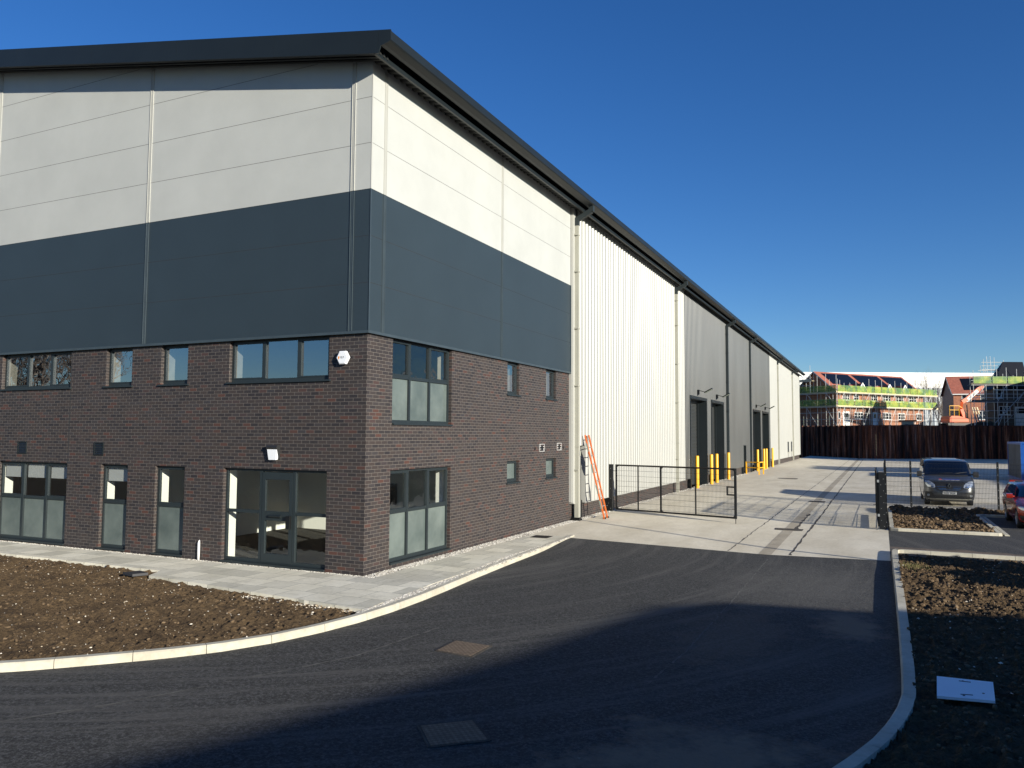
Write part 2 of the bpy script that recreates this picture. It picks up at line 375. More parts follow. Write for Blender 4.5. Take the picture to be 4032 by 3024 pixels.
# kerbs -------------------------------------------------------------
def kerb_mesh(path, w, htop, zbot, side, mb=None, stone=.915, gap=.008, drop=None):
    """a run of kerb stones following path (road edge), body to the given side"""
    mb = mb or MB(); P = [Vector((p[0], p[1], 0)) for p in path]; acc = [0]
    for a, b in zip(P, P[1:]): acc.append(acc[-1]+(b-a).length)
    def at(s):
        s = max(0, min(acc[-1]-1e-6, s))
        for i in range(len(acc)-1):
            if s <= acc[i+1]:
                t = (s-acc[i])/(acc[i+1]-acc[i]); d = (P[i+1]-P[i]).normalized(); return P[i].lerp(P[i+1], t), d
    s = 0
    while s < acc[-1]-.05:
        e = min(s+stone, acc[-1]); rings = []
        for k in range(5):
            q = s+gap/2+(e-s-gap)*k/4; p, d = at(q); p0, d0 = at(q-.15); p1, d1 = at(q+.15); d = (d0+d1).normalized()
            n = Vector((-d.y, d.x, 0))*side; h = htop if drop is None else htop-drop(p)
            rings.append([p+Vector((0,0,zbot)), p+n*.012+Vector((0,0,h-.02)), p+n*.03+Vector((0,0,h)), p+n*w+Vector((0,0,h)), p+n*w+Vector((0,0,zbot))])
        mb.ring(rings); n = len(mb.v)
        mb.f += [tuple(range(n-25, n-20)), tuple(range(n-5, n))]
        s = e
    return mb
KL = [(-22,-17.6),(-14,-14.2),(-8,-11.8),(-4,-9.7),(-2,-8.35),(-.39,-7.12),(-.1,-6.87),(.4,-6.36),(.91,-5.82),(1.36,-5.22),(1.7,-4.53),(1.93,-3.77),(2.07,-2.94),(2.12,-2.07),(2.10,-1.03),(2.03,0),(1.94,1.04),(1.81,3.1),(1.72,5.07),(1.62,7.12),(1.56,8.2)]
tag(kerb_mesh(KL, .14, .012, -.2, 1, drop=lambda p: 0).build('kerb', M['kerb']), kind='structure')
KR = [(9.95,9.45),(9.87,9.2),(9.86,7.8),(9.87,3.4),(9.87,0),(9.86,-2.2),(9.84,-3.3),(9.78,-3.85),(9.68,-4.4),(9.54,-4.96),(9.34,-5.55),(9.05,-6.3),(8.6,-7.2),(7.9,-8.4),(6.9,-9.9),(5.5,-11.8),(2,-16),(-6,-24)]
tag(kerb_mesh(KR, .16, .012, -.2, 1).build('kerb', M['kerb']), kind='structure')
mb = kerb_mesh([(30,9.45),(20,9.4),(10.1,9.45),(9.95,9.4)], .13, .012, -.2, 1)
tag(mb.build('kerb', M['kerb']), kind='structure')
mb = kerb_mesh([(9.87,22.6),(9.87,14.75),(9.92,14.6),(10.1,14.52),(12.8,14.55),(12.98,14.62)], .15, .012, -.2, 1)
kerb_mesh([(13.0,14.7),(13.0,20.9),(13.2,21.0),(24,21.1)], .15, .012, -.2, 1, mb)
kerb_mesh([(13.20,14.75),(13.20,20.8)], .14, -.045, -.2, 1, mb)
tag(mb.build('kerb', M['kerb']), kind='structure')

# paving -----------------------------------------------------------
def prism(poly, z0, z1, name, mat, **k):
    mb = MB(); n = len(poly); mb.add([(x,y,z0) for x,y in poly]+[(x,y,z1) for x,y in poly], [(i,(i+1)%n,n+(i+1)%n,n+i) for i in range(n)]+[tuple(range(n))[::-1],tuple(range(n,2*n))])
    return mb.build(name, mat, **k)
PAV = [(-40,-.14),(.32,-.14),(.33,3.5),(.38,7.8),(1.44,7.8),(1.5,6.4),(1.5,3.74),(1.66,1.67),(1.70,.06),(1.79,-1.2),(1.82,-2.0),(1.88,-2.56),(-3.93,-1.93),(-4.2,-1.42),(-9.6,-1.42),(-40,-1.42)]
tag(prism(PAV, -.06, .006, 'pavement', M['paving']), kind='structure')
prev = [(0.0,-.14),(.33,-.14)]
tag(prism([(-40,-.14),(-40,0),(0,0),(0,95.5),(.5,95.5),(.42,7.8),(.33,3.5),(.32,-.14)], -.08, -.012, 'gravel_strip_base', M['gravel_bed']), kind='structure')
tag(prism([(1.44,7.9),(1.5,6.4),(1.5,3.74),(1.66,1.67),(1.70,.06),(1.79,-1.2),(1.88,-2.56),(2.0,-2.9),(1.98,-1),(1.9,0),(1.8,1.04),(1.68,3.1),(1.6,5.07),(1.5,7.9)], -.08, -.012, 'gravel_edge_base', M['gravel_bed']), kind='structure')

ICO = None
def ico():
    global ICO
    if ICO is None:
        bm = bmesh.new(); bmesh.ops.create_icosphere(bm, subdivisions=1, radius=1); bm.verts.index_update()
        ICO = ([v.co.copy() for v in bm.verts], [tuple(v.index for v in f.verts) for f in bm.faces]); bm.free()
    return ICO
OCT = ([Vector(p) for p in ((1,0,0),(-1,0,0),(0,1,0),(0,-1,0),(0,0,1),(0,0,-1))], [(0,2,4),(2,1,4),(1,3,4),(3,0,4),(2,0,5),(1,2,5),(3,1,5),(0,3,5)])
def pebble(mb, x, y, z, r, rnd, flat=.6, big=False):
    V, F = ico() if big else OCT
    m = Matrix.Rotation(rnd.uniform(0,6.3), 3, 'Z') @ Matrix.Rotation(rnd.uniform(-.5,.5), 3, 'X')
    sx, sy, sz = r*rnd.uniform(.7,1.4), r*rnd.uniform(.6,1.1), r*flat*rnd.uniform(.7,1.2)
    mb.add([m @ Vector((v.x*sx*rnd.uniform(.85,1.15), v.y*sy*rnd.uniform(.85,1.15), v.z*sz)) + Vector((x,y,z)) for v in V], F)
rnd = random.Random(3); mb = MB()
for i in range(5200):
    y = rnd.uniform(-.05, 13)**1.0; pebble(mb, rnd.uniform(.01,.33), y, -.0, rnd.uniform(.014,.03), rnd)
for i in range(3000):
    pebble(mb, rnd.uniform(-14,.3), rnd.uniform(-.14,-.01), -.0, rnd.uniform(.012,.022), rnd)
for i in range(5200):
    y = -2.8+rnd.random()*10.6; k = [(p[0]) for p in KL]
    xa = 1.86 if y < -2 else 1.82-(y+2)*.04
    if y > 3.7: xa = 1.50
    elif y > 1.6: xa = 1.66-(y-1.6)*.076
    xb = [1.97,1.98,1.96,1.93,1.89,1.84,1.79,1.74,1.69,1.64,1.6,1.57][min(11, max(0, int(y+3)))] - .0
    if xb > xa+.02: pebble(mb, rnd.uniform(xa+.01, xb), y, .0, rnd.uniform(.014,.03), rnd)
for i in range(2200):
    pebble(mb, rnd.uniform(.01,.3), rnd.uniform(13,50), 0, rnd.uniform(.02,.045), rnd)
tag(mb.build('gravel', M['gravel'], fix=False), 'pale mixed gravel in the strips beside wall, paving and kerb', kind='stuff')

# soil beds ----------------------------------------------------------
def inside(x, y, P):
    c = False; j = len(P)-1
    for i in range(len(P)):
        if (P[i][1] > y) != (P[j][1] > y) and x < (P[j][0]-P[i][0])*(y-P[i][1])/(P[j][1]-P[i][1])+P[i][0]: c = not c
        j = i
    return c
def soil_h(x, y, amp, seed=0):
    p = Vector((x+seed, y, seed))
    a = noise.fractal(p*1.3, 1.0, 2.0, 3)*.5 + noise.fractal(p*5.5, .9, 2.1, 4)
    cl = noise.noise(p*11.0); cl2 = noise.noise(p*24.0+Vector((5,2,1)))
    return amp*(a*.55 + max(0, cl)*.9 + max(0, cl2)*.55 - .25)
def bed(name, poly, x0, x1, y0, y1, st, z, amp, extra=None, seed=0):
    mb = MB(); nx = int((x1-x0)/st)+1; ny = int((y1-y0)/st)+1; idx = {}
    for j in range(ny):
        for i in range(nx):
            x = x0+i*st; y = y0+j*st
            if inside(x, y, poly):
                h = z+soil_h(x, y, amp, seed)+(extra(x,y) if extra else 0)
                idx[(i,j)] = len(mb.v); mb.v.append((x+noise.noise(Vector((x*9,y*9,1)))*.012, y+noise.noise(Vector((x*9,y*9,7)))*.012, h))
    for (i,j), a in idx.items():
        b, c, d = idx.get((i+1,j)), idx.get((i+1,j+1)), idx.get((i,j+1))
        if b is not None and c is not None and d is not None: mb.f.append((a,b,c,d))
    return tag(mb.build(name, M['soil'], fix=False), kind='structure')
kin = [(p[0]-.06, p[1]+.05) for p in KL[3:13]]
LP = [(-14,-14.2),(-8,-11.75),*kin,(1.95,-2.6),(1.8,-2.5),(-3.93,-1.88),(-4.1,-1.36),(-14,-1.36)]
bed('soil_bed', LP, -14, 2.1, -14, -1.3, .034, -.045, .058, seed=3)
bed('soil_bed', [(-60,-30),(-14,-14.2),(-14,-1.36),(-60,-1.36)], -60, -13.9, -30, -1.3, .4, -.04, .06)
RP = [(9.98,9.38),(9.99,-2.2),(9.93,-3.9),(9.82,-4.5),(9.66,-5.05),(9.46,-5.65),(9.15,-6.4),(8.7,-7.3),(8.0,-8.5),(16,-8.5),(16,9.38)]
bed('soil_bed', RP, 8, 16, -8.5, 9.4, .038, -.01, .085, lambda x,y: -.10*sm((y-8)/1.3) + .05*sm(1-abs(y-5)/2.5) - .03*sm(1-abs(y-1.8)/1.4), seed=11)
BP = [(9.99,14.62),(12.88,14.66),(12.88,21.05),(18,21.2),(18,22.5),(9.99,22.5)]
bed('soil_bed', BP, 9.9, 18, 14.6, 22.5, .04, -.02, .09, lambda x,y: .24*sm(1-abs(y-21.9)/.8)*(0.4+.9*abs(noise.noise(Vector((x*1.1,0,4.2))))), seed=23)
rnd = random.Random(9); mb = MB(); cl = MB()
def scatter(poly, bb, n, zf, rr, dst, big=False, flat=.6):
    for _ in range(n):
        x = rnd.uniform(bb[0],bb[1]); y = rnd.uniform(bb[2],bb[3])
        if inside(x,y,poly): pebble(dst, x, y, zf(x,y), rnd.uniform(*rr)*rnd.choice((1,1,.7,1.5)), rnd, flat, big)
zL = lambda x,y: -.045+soil_h(x,y,.058,3)+.005
zR = lambda x,y: -.01+soil_h(x,y,.085,11)-.10*sm((y-8)/1.3)+.05*sm(1-abs(y-5)/2.5)-.03*sm(1-abs(y-1.8)/1.4)+.008
zB = lambda x,y: -.02+soil_h(x,y,.09,23)+.24*sm(1-abs(y-21.9)/.8)*(0.4+.9*abs(noise.noise(Vector((x*1.1,0,4.2)))))+.01
scatter(LP, (-12,2,-11,-1.4), 2100, zL, (.007,.016), mb)
scatter(RP, (10,13,-4,9), 260, zR, (.008,.018), mb); scatter(BP, (10,14,14.6,22.4), 50, zB, (.015,.03), mb)
for i in range(260):   # crushed stone haunching showing under the slab edge
    t = rnd.random(); x = -.9+2.6*t; pebble(mb, x, -2.44-.12*t+rnd.gauss(0,.07)-.04, -.04, rnd.uniform(.008,.024), rnd)
tag(mb.build('loose_stones', M['flint'], fix=False), 'small pale stones strewn over the bare soil', kind='stuff')
scatter(LP, (-12,2,-11,-1.4), 2400, zL, (.008,.03), cl, True, .7); scatter(RP, (10,13.5,-5,9.2), 3000, zR, (.010,.032), cl, True, .7)
scatter(BP, (10,18,14.7,22.4), 2600, zB, (.03,.075), cl, True, .75)
tag(cl.build('soil_clods', M['clod'], fix=False), 'brown lumps of clay lying on the soil beds', kind='stuff')
mb = MB()
for i in range(260):
    x = 10.28+rnd.gauss(0,.16); y = 6.35+rnd.gauss(0,.2); z = zR(x,y); a = rnd.uniform(0,6.3); l = rnd.uniform(.05,.13)
    mb.add([(x-.003*math.sin(a),y+.003*math.cos(a),z),(x+.003*math.sin(a),y-.003*math.cos(a),z),(x+math.cos(a)*l*.6,y+math.sin(a)*l*.6,z+l)], [(0,1,2)])
tag(mb.build('grass_tuft', M['grass'], fix=False), 'small yellowed tuft of grass on soil beside the right kerb', kind='stuff')

# ------------------------------------------------------------------ the industrial unit
UNIT = thing('industrial_unit', (0,0,0), 'long warehouse unit with dark brick base, anthracite band and white cladding under an anthracite roof', 'warehouse')
def PM(pl, u, d, z): return (u, d, z) if pl == 'F' else (-d, u, z)
def pbox(mb, pl, u0, u1, d0, d1, z0, z1):
    if pl == 'F': mb.box(u0,u1,d0,d1,z0,z1)
    else: mb.box(-d1,-d0,u0,u1,z0,z1)
def wall(mb, pl, u0, u1, z0, z1, ops, d, rd, us=(), zs=()):
    U = sorted(set([u0,u1]+list(us)+[v for o in ops for v in (o[0],o[1]) if u0 <= v <= u1])); Z = sorted(set([z0,z1]+list(zs)+[v for o in ops for v in (o[2],o[3]) if z0 <= v <= z1]))
    for a,b in zip(U,U[1:]):
        for c,e in zip(Z,Z[1:]):
            m = ((a+b)/2,(c+e)/2)
            if any(o[0] < m[0] < o[1] and o[2] < m[1] < o[3] for o in ops): continue
            mb.quad(PM(pl,a,d,c),PM(pl,b,d,c),PM(pl,b,d,e),PM(pl,a,d,e))
    for o in ops:
        a,b,c,e = o[:4]; e2 = min(e,z1)
        mb.quad(PM(pl,a,d,c),PM(pl,a,d+rd,c),PM(pl,a,d+rd,e2),PM(pl,a,d,e2)); mb.quad(PM(pl,b,d,c),PM(pl,b,d+rd,c),PM(pl,b,d+rd,e2),PM(pl,b,d,e2))
        mb.quad(PM(pl,a,d,c),PM(pl,b,d,c),PM(pl,b,d+rd,c),PM(pl,a,d+rd,c)); mb.quad(PM(pl,a,d,e2),PM(pl,b,d,e2),PM(pl,b,d+rd,e2),PM(pl,a,d+rd,e2))
FO = [(-12.15,-9.31,4.08,5.06),(-7.97,-7.04,4.08,5.06),(-6.04,-5.15,4.08,5.06),(-3.84,-.99,4.08,5.06),
      (-12.12,-9.3,.07,2.13),(-8.03,-7.06,.07,2.13),(-6.12,-5.14,.07,2.13),(-3.92,-.99,.05,2.13),(-15.9,-15,4.08,5.06),(-18,-17.1,4.08,5.06),(-15.9,-15,.07,2.13),(-18,-17.1,.07,2.13)]
LO = [(.95,3.59,3.16,5.06),(.92,3.57,.12,2.13),(6.83,7.65,4.08,5.06),(9.72,10.57,4.08,5.06),(6.83,7.66,1.54,2.17),(9.72,10.57,1.54,2.17)]
mb = MB(); wall(mb, 'F', -32, 0, -.3, 5.06, FO, 0, .13); wall(mb, 'L', 0, 11.95, -.3, 5.06, LO, 0, .13)
mb.build('brick_wall', M['brick'], UNIT, fix=False)
FG = [o for o in FO if o[2] < 1]; FU = [o for o in FO if o[2] > 1]; LG = [o for o in LO if o[3] < 3]; LU = [o for o in LO if o[3] > 3]
mb = MB(); mb.box(-9.29,-9.275,-.003,0,2.14,5.0); mb.build('movement_joint', M['gasket'], UNIT)
mb = MB(); wall(mb, 'F', -20, -.3, -.1, 2.75, FG, .42, -.28); wall(mb, 'L', .3, 11.8, -.1, 2.75, LG, .42, -.28)
for a,b,c in ((-6.75,.3,5.6),):                       # plaster partitions
    mb.box(a-.05,a+.05,b,c,0,2.75)
mb.box(-20,-.3,5.6,5.7,0,2.75); mb.box(-20,-.3,11.8,11.9,0,2.75); mb.box(-20,-19.9,.3,5.6,0,2.75)
mb.build('ground_floor_lining', M['plaster'], UNIT, fix=False)
mb = MB(); wall(mb, 'F', -20, -.3, 2.95, 5.3, FU, .42, -.28); wall(mb, 'L', .3, 11.8, 2.95, 5.3, LU, .42, -.28)
mb.build('upper_floor_lining', M['block'], UNIT, fix=False)
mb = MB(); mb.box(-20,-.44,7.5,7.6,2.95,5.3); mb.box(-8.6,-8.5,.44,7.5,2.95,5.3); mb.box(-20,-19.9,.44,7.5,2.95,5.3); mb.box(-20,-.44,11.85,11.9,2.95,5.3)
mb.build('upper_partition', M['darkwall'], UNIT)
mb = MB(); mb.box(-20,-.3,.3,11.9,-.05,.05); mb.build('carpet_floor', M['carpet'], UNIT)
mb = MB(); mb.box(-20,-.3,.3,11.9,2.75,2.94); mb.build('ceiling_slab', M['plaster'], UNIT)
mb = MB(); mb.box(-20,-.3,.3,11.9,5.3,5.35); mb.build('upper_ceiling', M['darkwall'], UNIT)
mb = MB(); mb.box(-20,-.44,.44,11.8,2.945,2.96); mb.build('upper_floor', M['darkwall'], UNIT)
mb = MB(); mb.box(-3.6,-2.9,5.52,5.58,.9,1.5); mb.box(-1.4,-1.25,2.2,2.26,.05,2.7); mb.build('noticeboard', M['frame'], UNIT)

def window(pl, u0, u1, z0, z1, mulls=(), tran=None, up=False, name='window', sill=True, blind=False, door=None):
    m = MB(); t = .055; a, b = .085, .15; zt = min(z1, 5.045)
    pbox(m,pl,u0+.006,u0+t,a,b,z0+.004,zt); pbox(m,pl,u1-t,u1-.006,a,b,z0+.004,zt); pbox(m,pl,u0+t,u1-t,a,b,z0+.004,z0+t+.02); pbox(m,pl,u0+t,u1-t,a,b,zt-t,zt-.002)
    U = [u0+t]+[v for q in mulls for v in (q-.035,q+.035)]+[u1-t]
    for q in mulls: pbox(m,pl,q-.035,q+.035,a-.01,b,z0+t+.02,zt-t)
    cells = [(U[i],U[i+1]) for i in range(0,len(U),2)]
    if tran:
        for i,(c,d) in enumerate(cells):
            if door == i: continue
            pbox(m,pl,c,d,a-.004,b,tran-.035,tran+.035)
    for i,(c,d) in enumerate(cells):                                     # opening sashes: a slim inner frame on every other upper light
        lo = (tran+.035) if tran else z0+t+.02; hi = zt-t
        if i % 2 == 0 and door is None:
            for q in ((c,c+.03,lo,hi),(d-.03,d,lo,hi),(c+.03,d-.03,lo,lo+.03),(c+.03,d-.03,hi-.03,hi)): pbox(m,pl,q[0],q[1],a-.008,b-.01,q[2],q[3])
            if not up: pbox(m,pl,c+.1,d-.1,a-.016,a-.008,hi-.022,hi-.006)
    w = m.build(name, M['frame'], UNIT)
    g = MB(); f = MB()
    for i,(c,d) in enumerate(cells):
        if door == i: continue
        lo = z0+t+.02; hi = zt-t; D = .12
        if tran:
            g.quad(PM(pl,c,D,tran+.035),PM(pl,d,D,tran+.035),PM(pl,d,D,hi),PM(pl,c,D,hi))
            (g if name == 'entrance' else f).quad(PM(pl,c,D,lo),PM(pl,d,D,lo),PM(pl,d,D,tran-.035),PM(pl,c,D,tran-.035))
        elif up == 'frost': f.quad(PM(pl,c,D,lo),PM(pl,d,D,lo),PM(pl,d,D,hi),PM(pl,c,D,hi))
        else: g.quad(PM(pl,c,D,lo),PM(pl,d,D,lo),PM(pl,d,D,hi),PM(pl,c,D,hi))
    if g.v: g.build('pane', M['glass_up'] if up is True else M['glass'], w, fix=False)
    if f.v: f.build('frosted_pane', M['frost'], w, fix=False)
    if sill:
        s = MB(); pbox(s,pl,u0-.06 if up else u0+.004,u1+.06 if up else u1-.004,-.045,.084,z0-.035,z0+.002); s.build('sill', M['frame'], w)
    if blind:
        s = MB()
        for c,d in cells: pbox(s,pl,c+.04,d-.04,.16,.175,zt-.42,zt-.06)
        s.build('blind', M['ceiling'], w)
    return w, cells
window('F',-12.15,-9.31,4.08,5.06,(-11.13,-10.19),None,True); window('F',-7.97,-7.04,4.08,5.06,(),None,True); window('F',-6.04,-5.15,4.08,5.06,(),None,True)
window('F',-3.84,-.99,4.08,5.06,(-2.86,-1.88),None,True)
window('F',-12.12,-9.3,.07,2.13,(-11.16,-10.21),1.2,blind=True); window('F',-8.03,-7.06,.07,2.13,(),1.2,blind=True); window('F',-6.12,-5.14,.07,2.13,(),1.2)
for a,b in ((-15.9,-15),(-18,-17.1)): window('F',a,b,4.08,5.06,(),None,True); window('F',a,b,.07,2.13,(),1.2)
window('L',.95,3.59,3.16,5.06,(1.77,2.65),4.2); window('L',.92,3.57,.12,2.13,(1.74,2.62),1.2)
for a,b in ((6.83,7.65),(9.72,10.57)): window('L',a,b,4.08,5.06,(),None,True); window('L',a,b,1.54,2.17,(),None,'frost')
ent, cells = window('F',-3.92,-.99,.05,2.13,(-2.87,-1.92),1.17,name='entrance',door=1)
c, d = cells[1]; m = MB()
pbox(m,'F',c+.01,c+.10,.07,.135,.08,2.06); pbox(m,'F',d-.10,d-.01,.07,.135,.08,2.06); pbox(m,'F',c+.1,d-.1,.07,.135,1.9,2.06); pbox(m,'F',c+.1,d-.1,.07,.135,.08,.27); pbox(m,'F',c+.1,d-.1,.07,.135,1.0,1.2)
door = m.build('entrance_door', M['frame'], UNIT)
m = MB(); m.quad((c+.1,.11,.27),(d-.1,.11,.27),(d-.1,.11,1.0),(c+.1,.11,1.0)); m.quad((c+.1,.11,1.2),(d-.1,.11,1.2),(d-.1,.11,1.9),(c+.1,.11,1.9)); m.build('pane', M['glass'], door, fix=False)
m = MB(); m.tube((c+.25,.045,1.1),(c+.58,.045,1.1),.032,n=10); m.build('letter_plate', M['anth_trim'], door)
m = MB(); m.box(d-.13,d-.03,.0,.068,.84,1.12); m.build('door_handle', M['black'], door)
# vents and core holes
for u0,u1 in ((-11.32,-10.95),(-8.3,-7.95)):
    m = MB(); m.box(u0,u1,-.02,.0,2.34,2.36); m.box(u0,u1,-.02,.0,2.65,2.67); m.box(u0,u0+.03,-.02,.0,2.36,2.65); m.box(u1-.03,u1,-.02,.0,2.36,2.65)
    for k in range(6):
        z = 2.375+k*.046; m.add([(u0+.03,-.018,z),(u1-.03,-.018,z),(u1-.03,-.003,z+.032),(u0+.03,-.003,z+.032)], [(0,1,2,3)])
    m.build('louvre_vent', M['anth_trim'], UNIT)
for k,(y,z,r) in enumerate(((8.83,2.49,.055),(9.39,2.51,.085),(10.86,2.53,.085),(11.22,2.5,.05))):
    m = MB(); m.tube((.004,y,z),(-.06,y,z),r,n=14); m.build('wall_sleeve', M['black'], UNIT)
m = MB()
for y,z in ((9.39,2.51),(10.86,2.53)):
    for dz in (-.11,-.035,.04,.115): m.box(0,.003,y-.2,y+.2,z+dz-.004,z+dz+.005)
    for dy,a,b in ((-.2,-.11,.115),(.2,-.11,.115),(-.12,.04,.115),(.12,-.11,-.035)): m.box(0,.003,y+dy-.004,y+dy+.005,z+a,z+b)
m.build('mortar_repair', M['whitepaint'], UNIT)
m = MB(); m.tube((-4.57,-.045,.0),(-4.57,-.045,.40),.028,n=10); m.tube((-4.57,-.045,.40),(-4.57,-.03,.46),.028,.012,n=10); m.build('overflow_pipe', M['pipe_white'], UNIT, smooth=True)

# cladding ----------------------------------------------------------
SL = .1763; XR = -16.0
def zs(x): return 10.87-SL*x if x > XR else 10.87-SL*XR+SL*(x-XR)
JZ = [5.06,6.1,7.1,8.1,9.1,10.1,11.1,12.1,13.1]
def band(mb, za, zb, o=.06):
    mb.quad((-32,-o,za),(o,-o,za),(o,-o,zb),(-32,-o,zb)); mb.quad((o,-o,za),(o,11.73,za),(o,11.73,zb),(o,-o,zb))
    if za == 5.06: mb.quad((-32,-o,za),(o,-o,za),(0,0,za),(-32,0,za)); mb.quad((o,-o,za),(o,11.73,za),(0,11.73,za),(0,0,za))
m = MB(); band(m, 5.06, 8.1); m.build('anthracite_cladding', M['anth'], UNIT, fix=False)
m = MB(); o = .06
m.add([(-32,-o,8.1),(o,-o,8.1),(o,-o,zs(o)+.02),(XR,-o,zs(XR)+.02),(-32,-o,zs(-32)+.02)], [(0,1,2,3,4)]); m.quad((o,-o,8.1),(o,11.73,8.1),(o,11.73,10.9),(o,-o,10.9))
m.build('white_cladding', M['white_panel'], UNIT, fix=False)
def zj(x, z): return z < zs(x)-.02
m = MB(); m2 = MB()
for z in JZ[1:]:
    g = m if z < 8.2 else m2
    xe = .06 if z < 10.86 else -(z-10.85)/SL
    g.box(-26 if z < 12.2 else -22,xe+.001,-.0615,-.059,z-.006,z+.006)
    if z < 10.7: g.box(.059,.0615,-.06,11.73,z-.006,z+.006)
m.build('panel_joint', M['gasket'], UNIT); m2.build('panel_joint', plain('grey_panel_joint', (.16,.16,.15), .8), UNIT)
M['af'] = plain('brushed_anthracite_flashing', (.05,.068,.08), .38, .2)
def vj(pl, u):
    top = zs(u) if pl == 'F' else 10.85
    for g,a,b,nm,mt in ((MB(),5.09,8.095,'anthracite_flashing','af'),(MB(),8.105,top-.02,'white_flashing','white_trim')):
        pbox(g,pl,u-.05,u+.05,-.067,-.06,a,b); pbox(g,pl,u-.05,u-.035,-.078,-.067,a,b); pbox(g,pl,u+.035,u+.05,-.078,-.067,a,b); pbox(g,pl,u-.006,u+.006,-.073,-.067,a,b); g.build(nm, M[mt], UNIT)
for u in (-.41,-6.59,-12.66,-18.7,-24.8): vj('F', u)
for u in (.45,6.3): vj('L', u)
m = MB()
m.box(.06,.072,-.072,-.04,5.09,8.095); m.box(-32,.066,-.075,-.06,5.03,5.088); m.box(.06,.075,-.06,11.76,5.03,5.088)
m.box(.055,.085,11.73,11.76,5.03,8.1)
m.build('drip_flashing', M['af'], UNIT); w = MB(); w.box(.06,.066,-.066,-.03,8.105,10.8); w.build('white_flashing', M['white_trim'], UNIT)
# white trim at the change of cladding
m = MB(); m.box(0,.10,11.765,11.80,.62,10.9); m.box(0,.14,11.80,12.02,.59,10.9); m.box(.0,.155,11.80,12.03,.57,.60)
m.box(0,.11,12.16,12.55,.03,2.5); m.box(.11,.135,12.16,12.19,.03,2.5); m.box(.11,.125,12.5,12.55,.03,2.5)
m.build('corner_trim', M['white_trim'], UNIT)
m = MB(); m.box(-.05,.02,12.02,12.16,-.1,10.9); m.box(.0,.05,12.55,12.95,.0,.62); m.build('recess_shade', M['black'], UNIT)  # black boxes stand in for the shade in the gaps by the pipe

def ribbed(name, mat, y0, y1, ops, zb=.55, zt=10.86, pitch=.333, xa=.13, xb=.165, ze=None):
    m = MB(); bk = set([y0,y1]); pts = []
    k = math.floor(y0/pitch)
    while k*pitch < y1:
        b = k*pitch; pts += [(b+.0,xa),(b+.16,xa),(b+.195,xb),(b+.298,xb)]; k += 1
    pts.append((k*pitch, xa))
    def X(y):
        for (a,xa_),(b,xb_) in zip(pts,pts[1:]):
            if a <= y <= b: return xa_+(xb_-xa_)*(y-a)/(b-a)
        return xa
    Y = sorted(set([y0,y1]+[p[0] for p in pts if y0 < p[0] < y1]+[v for o in ops for v in (o[0],o[1])]))
    for a,b in zip(Y,Y[1:]):
        z0 = zb
        for o in ops:
            if o[0]-1e-6 <= a and b <= o[1]+1e-6: z0 = o[2]
        m.quad((X(a),a,z0),(X(b),b,z0),(X(b),b,zt),(X(a),a,zt))
    zq = ze or zb; m.quad((0,y0,zq),(xb,y0,zq),(xb,y0,zt),(0,y0,zt))
    m.build(name, mat, UNIT, fix=False)
D4 = [(30.1,34.5,5.0),(36.1,40.15,5.0),(53.9,57.95,4.97),(59.5,63.55,4.97)]; PD = (48.6,49.8,2.14)
ribbed('white_ribbed_cladding', M['white_rib'], 12.22, 28.82, [(12.22,12.95,2.55)], ze=2.55)
m = MB(); m.quad((0,12.95,.55),(.17,12.95,.55),(.17,12.95,2.55),(0,12.95,2.55)); m.build('cladding_edge', M['white_trim'], UNIT, fix=False)
ribbed('grey_ribbed_cladding', M['grey_rib'], 28.82, 64.9, D4+[PD])
ribbed('white_ribbed_cladding', M['white_rib'], 64.9, 95.4, [(79.9,81.7,2.28),(83.6,85.3,2.28)])
for a,b in ((79.9,81.7),(83.6,85.3)):
    m = MB(); m.quad((.13,a,.55),(.13,b,.55),(.13,b,1.08),(.13,a,1.08)); m.build('white_ribbed_cladding', M['white_rib'], UNIT, fix=False)
m = MB(); m.box(.0,.17,12.95,28.8,.53,.555); m.box(.0,.17,65,95.4,.53,.555); m.box(.12,.175,95.3,95.42,.55,10.86); m.build('base_flashing', M['white_trim'], UNIT)
m = MB(); m.quad((0,11.95,-.3),(0,29.9,-.3),(0,29.9,.54),(0,11.95,.54)); m.build('brick_plinth', M['brick'], UNIT, fix=False)
for a,b in ((34.7,35.9),(40.35,48.5),(49.9,53.7),(58.15,59.3),(63.75,95.4)):
    m = MB(); m.quad((0,a,-.3),(0,b,-.3),(0,b,.54),(0,a,.54)); m.quad((0,a,-.3),(-.3,a,-.3),(-.3,a,.54),(0,a,.54))
    if b > 95: m.quad((0,95.4,-.3),(-12,95.4,-.3),(-12,95.4,.54),(0,95.4,.54))
    m.build('brick_plinth', M['brick'], UNIT, fix=False)
# far and rear walls so that the building is closed
m = MB(); m.add([(0,95.4,.54),(-32,95.4,.54),(-32,95.4,zs(-32)),(XR,95.4,zs(XR)),(.1,95.4,10.85)], [(0,1,2,3,4)]); m.quad((-32,0,0),(-32,95.4,0),(-32,95.4,zs(-32)),(-32,0,zs(-32)))
m.build('rear_cladding', M['white_rib'], UNIT, fix=False)
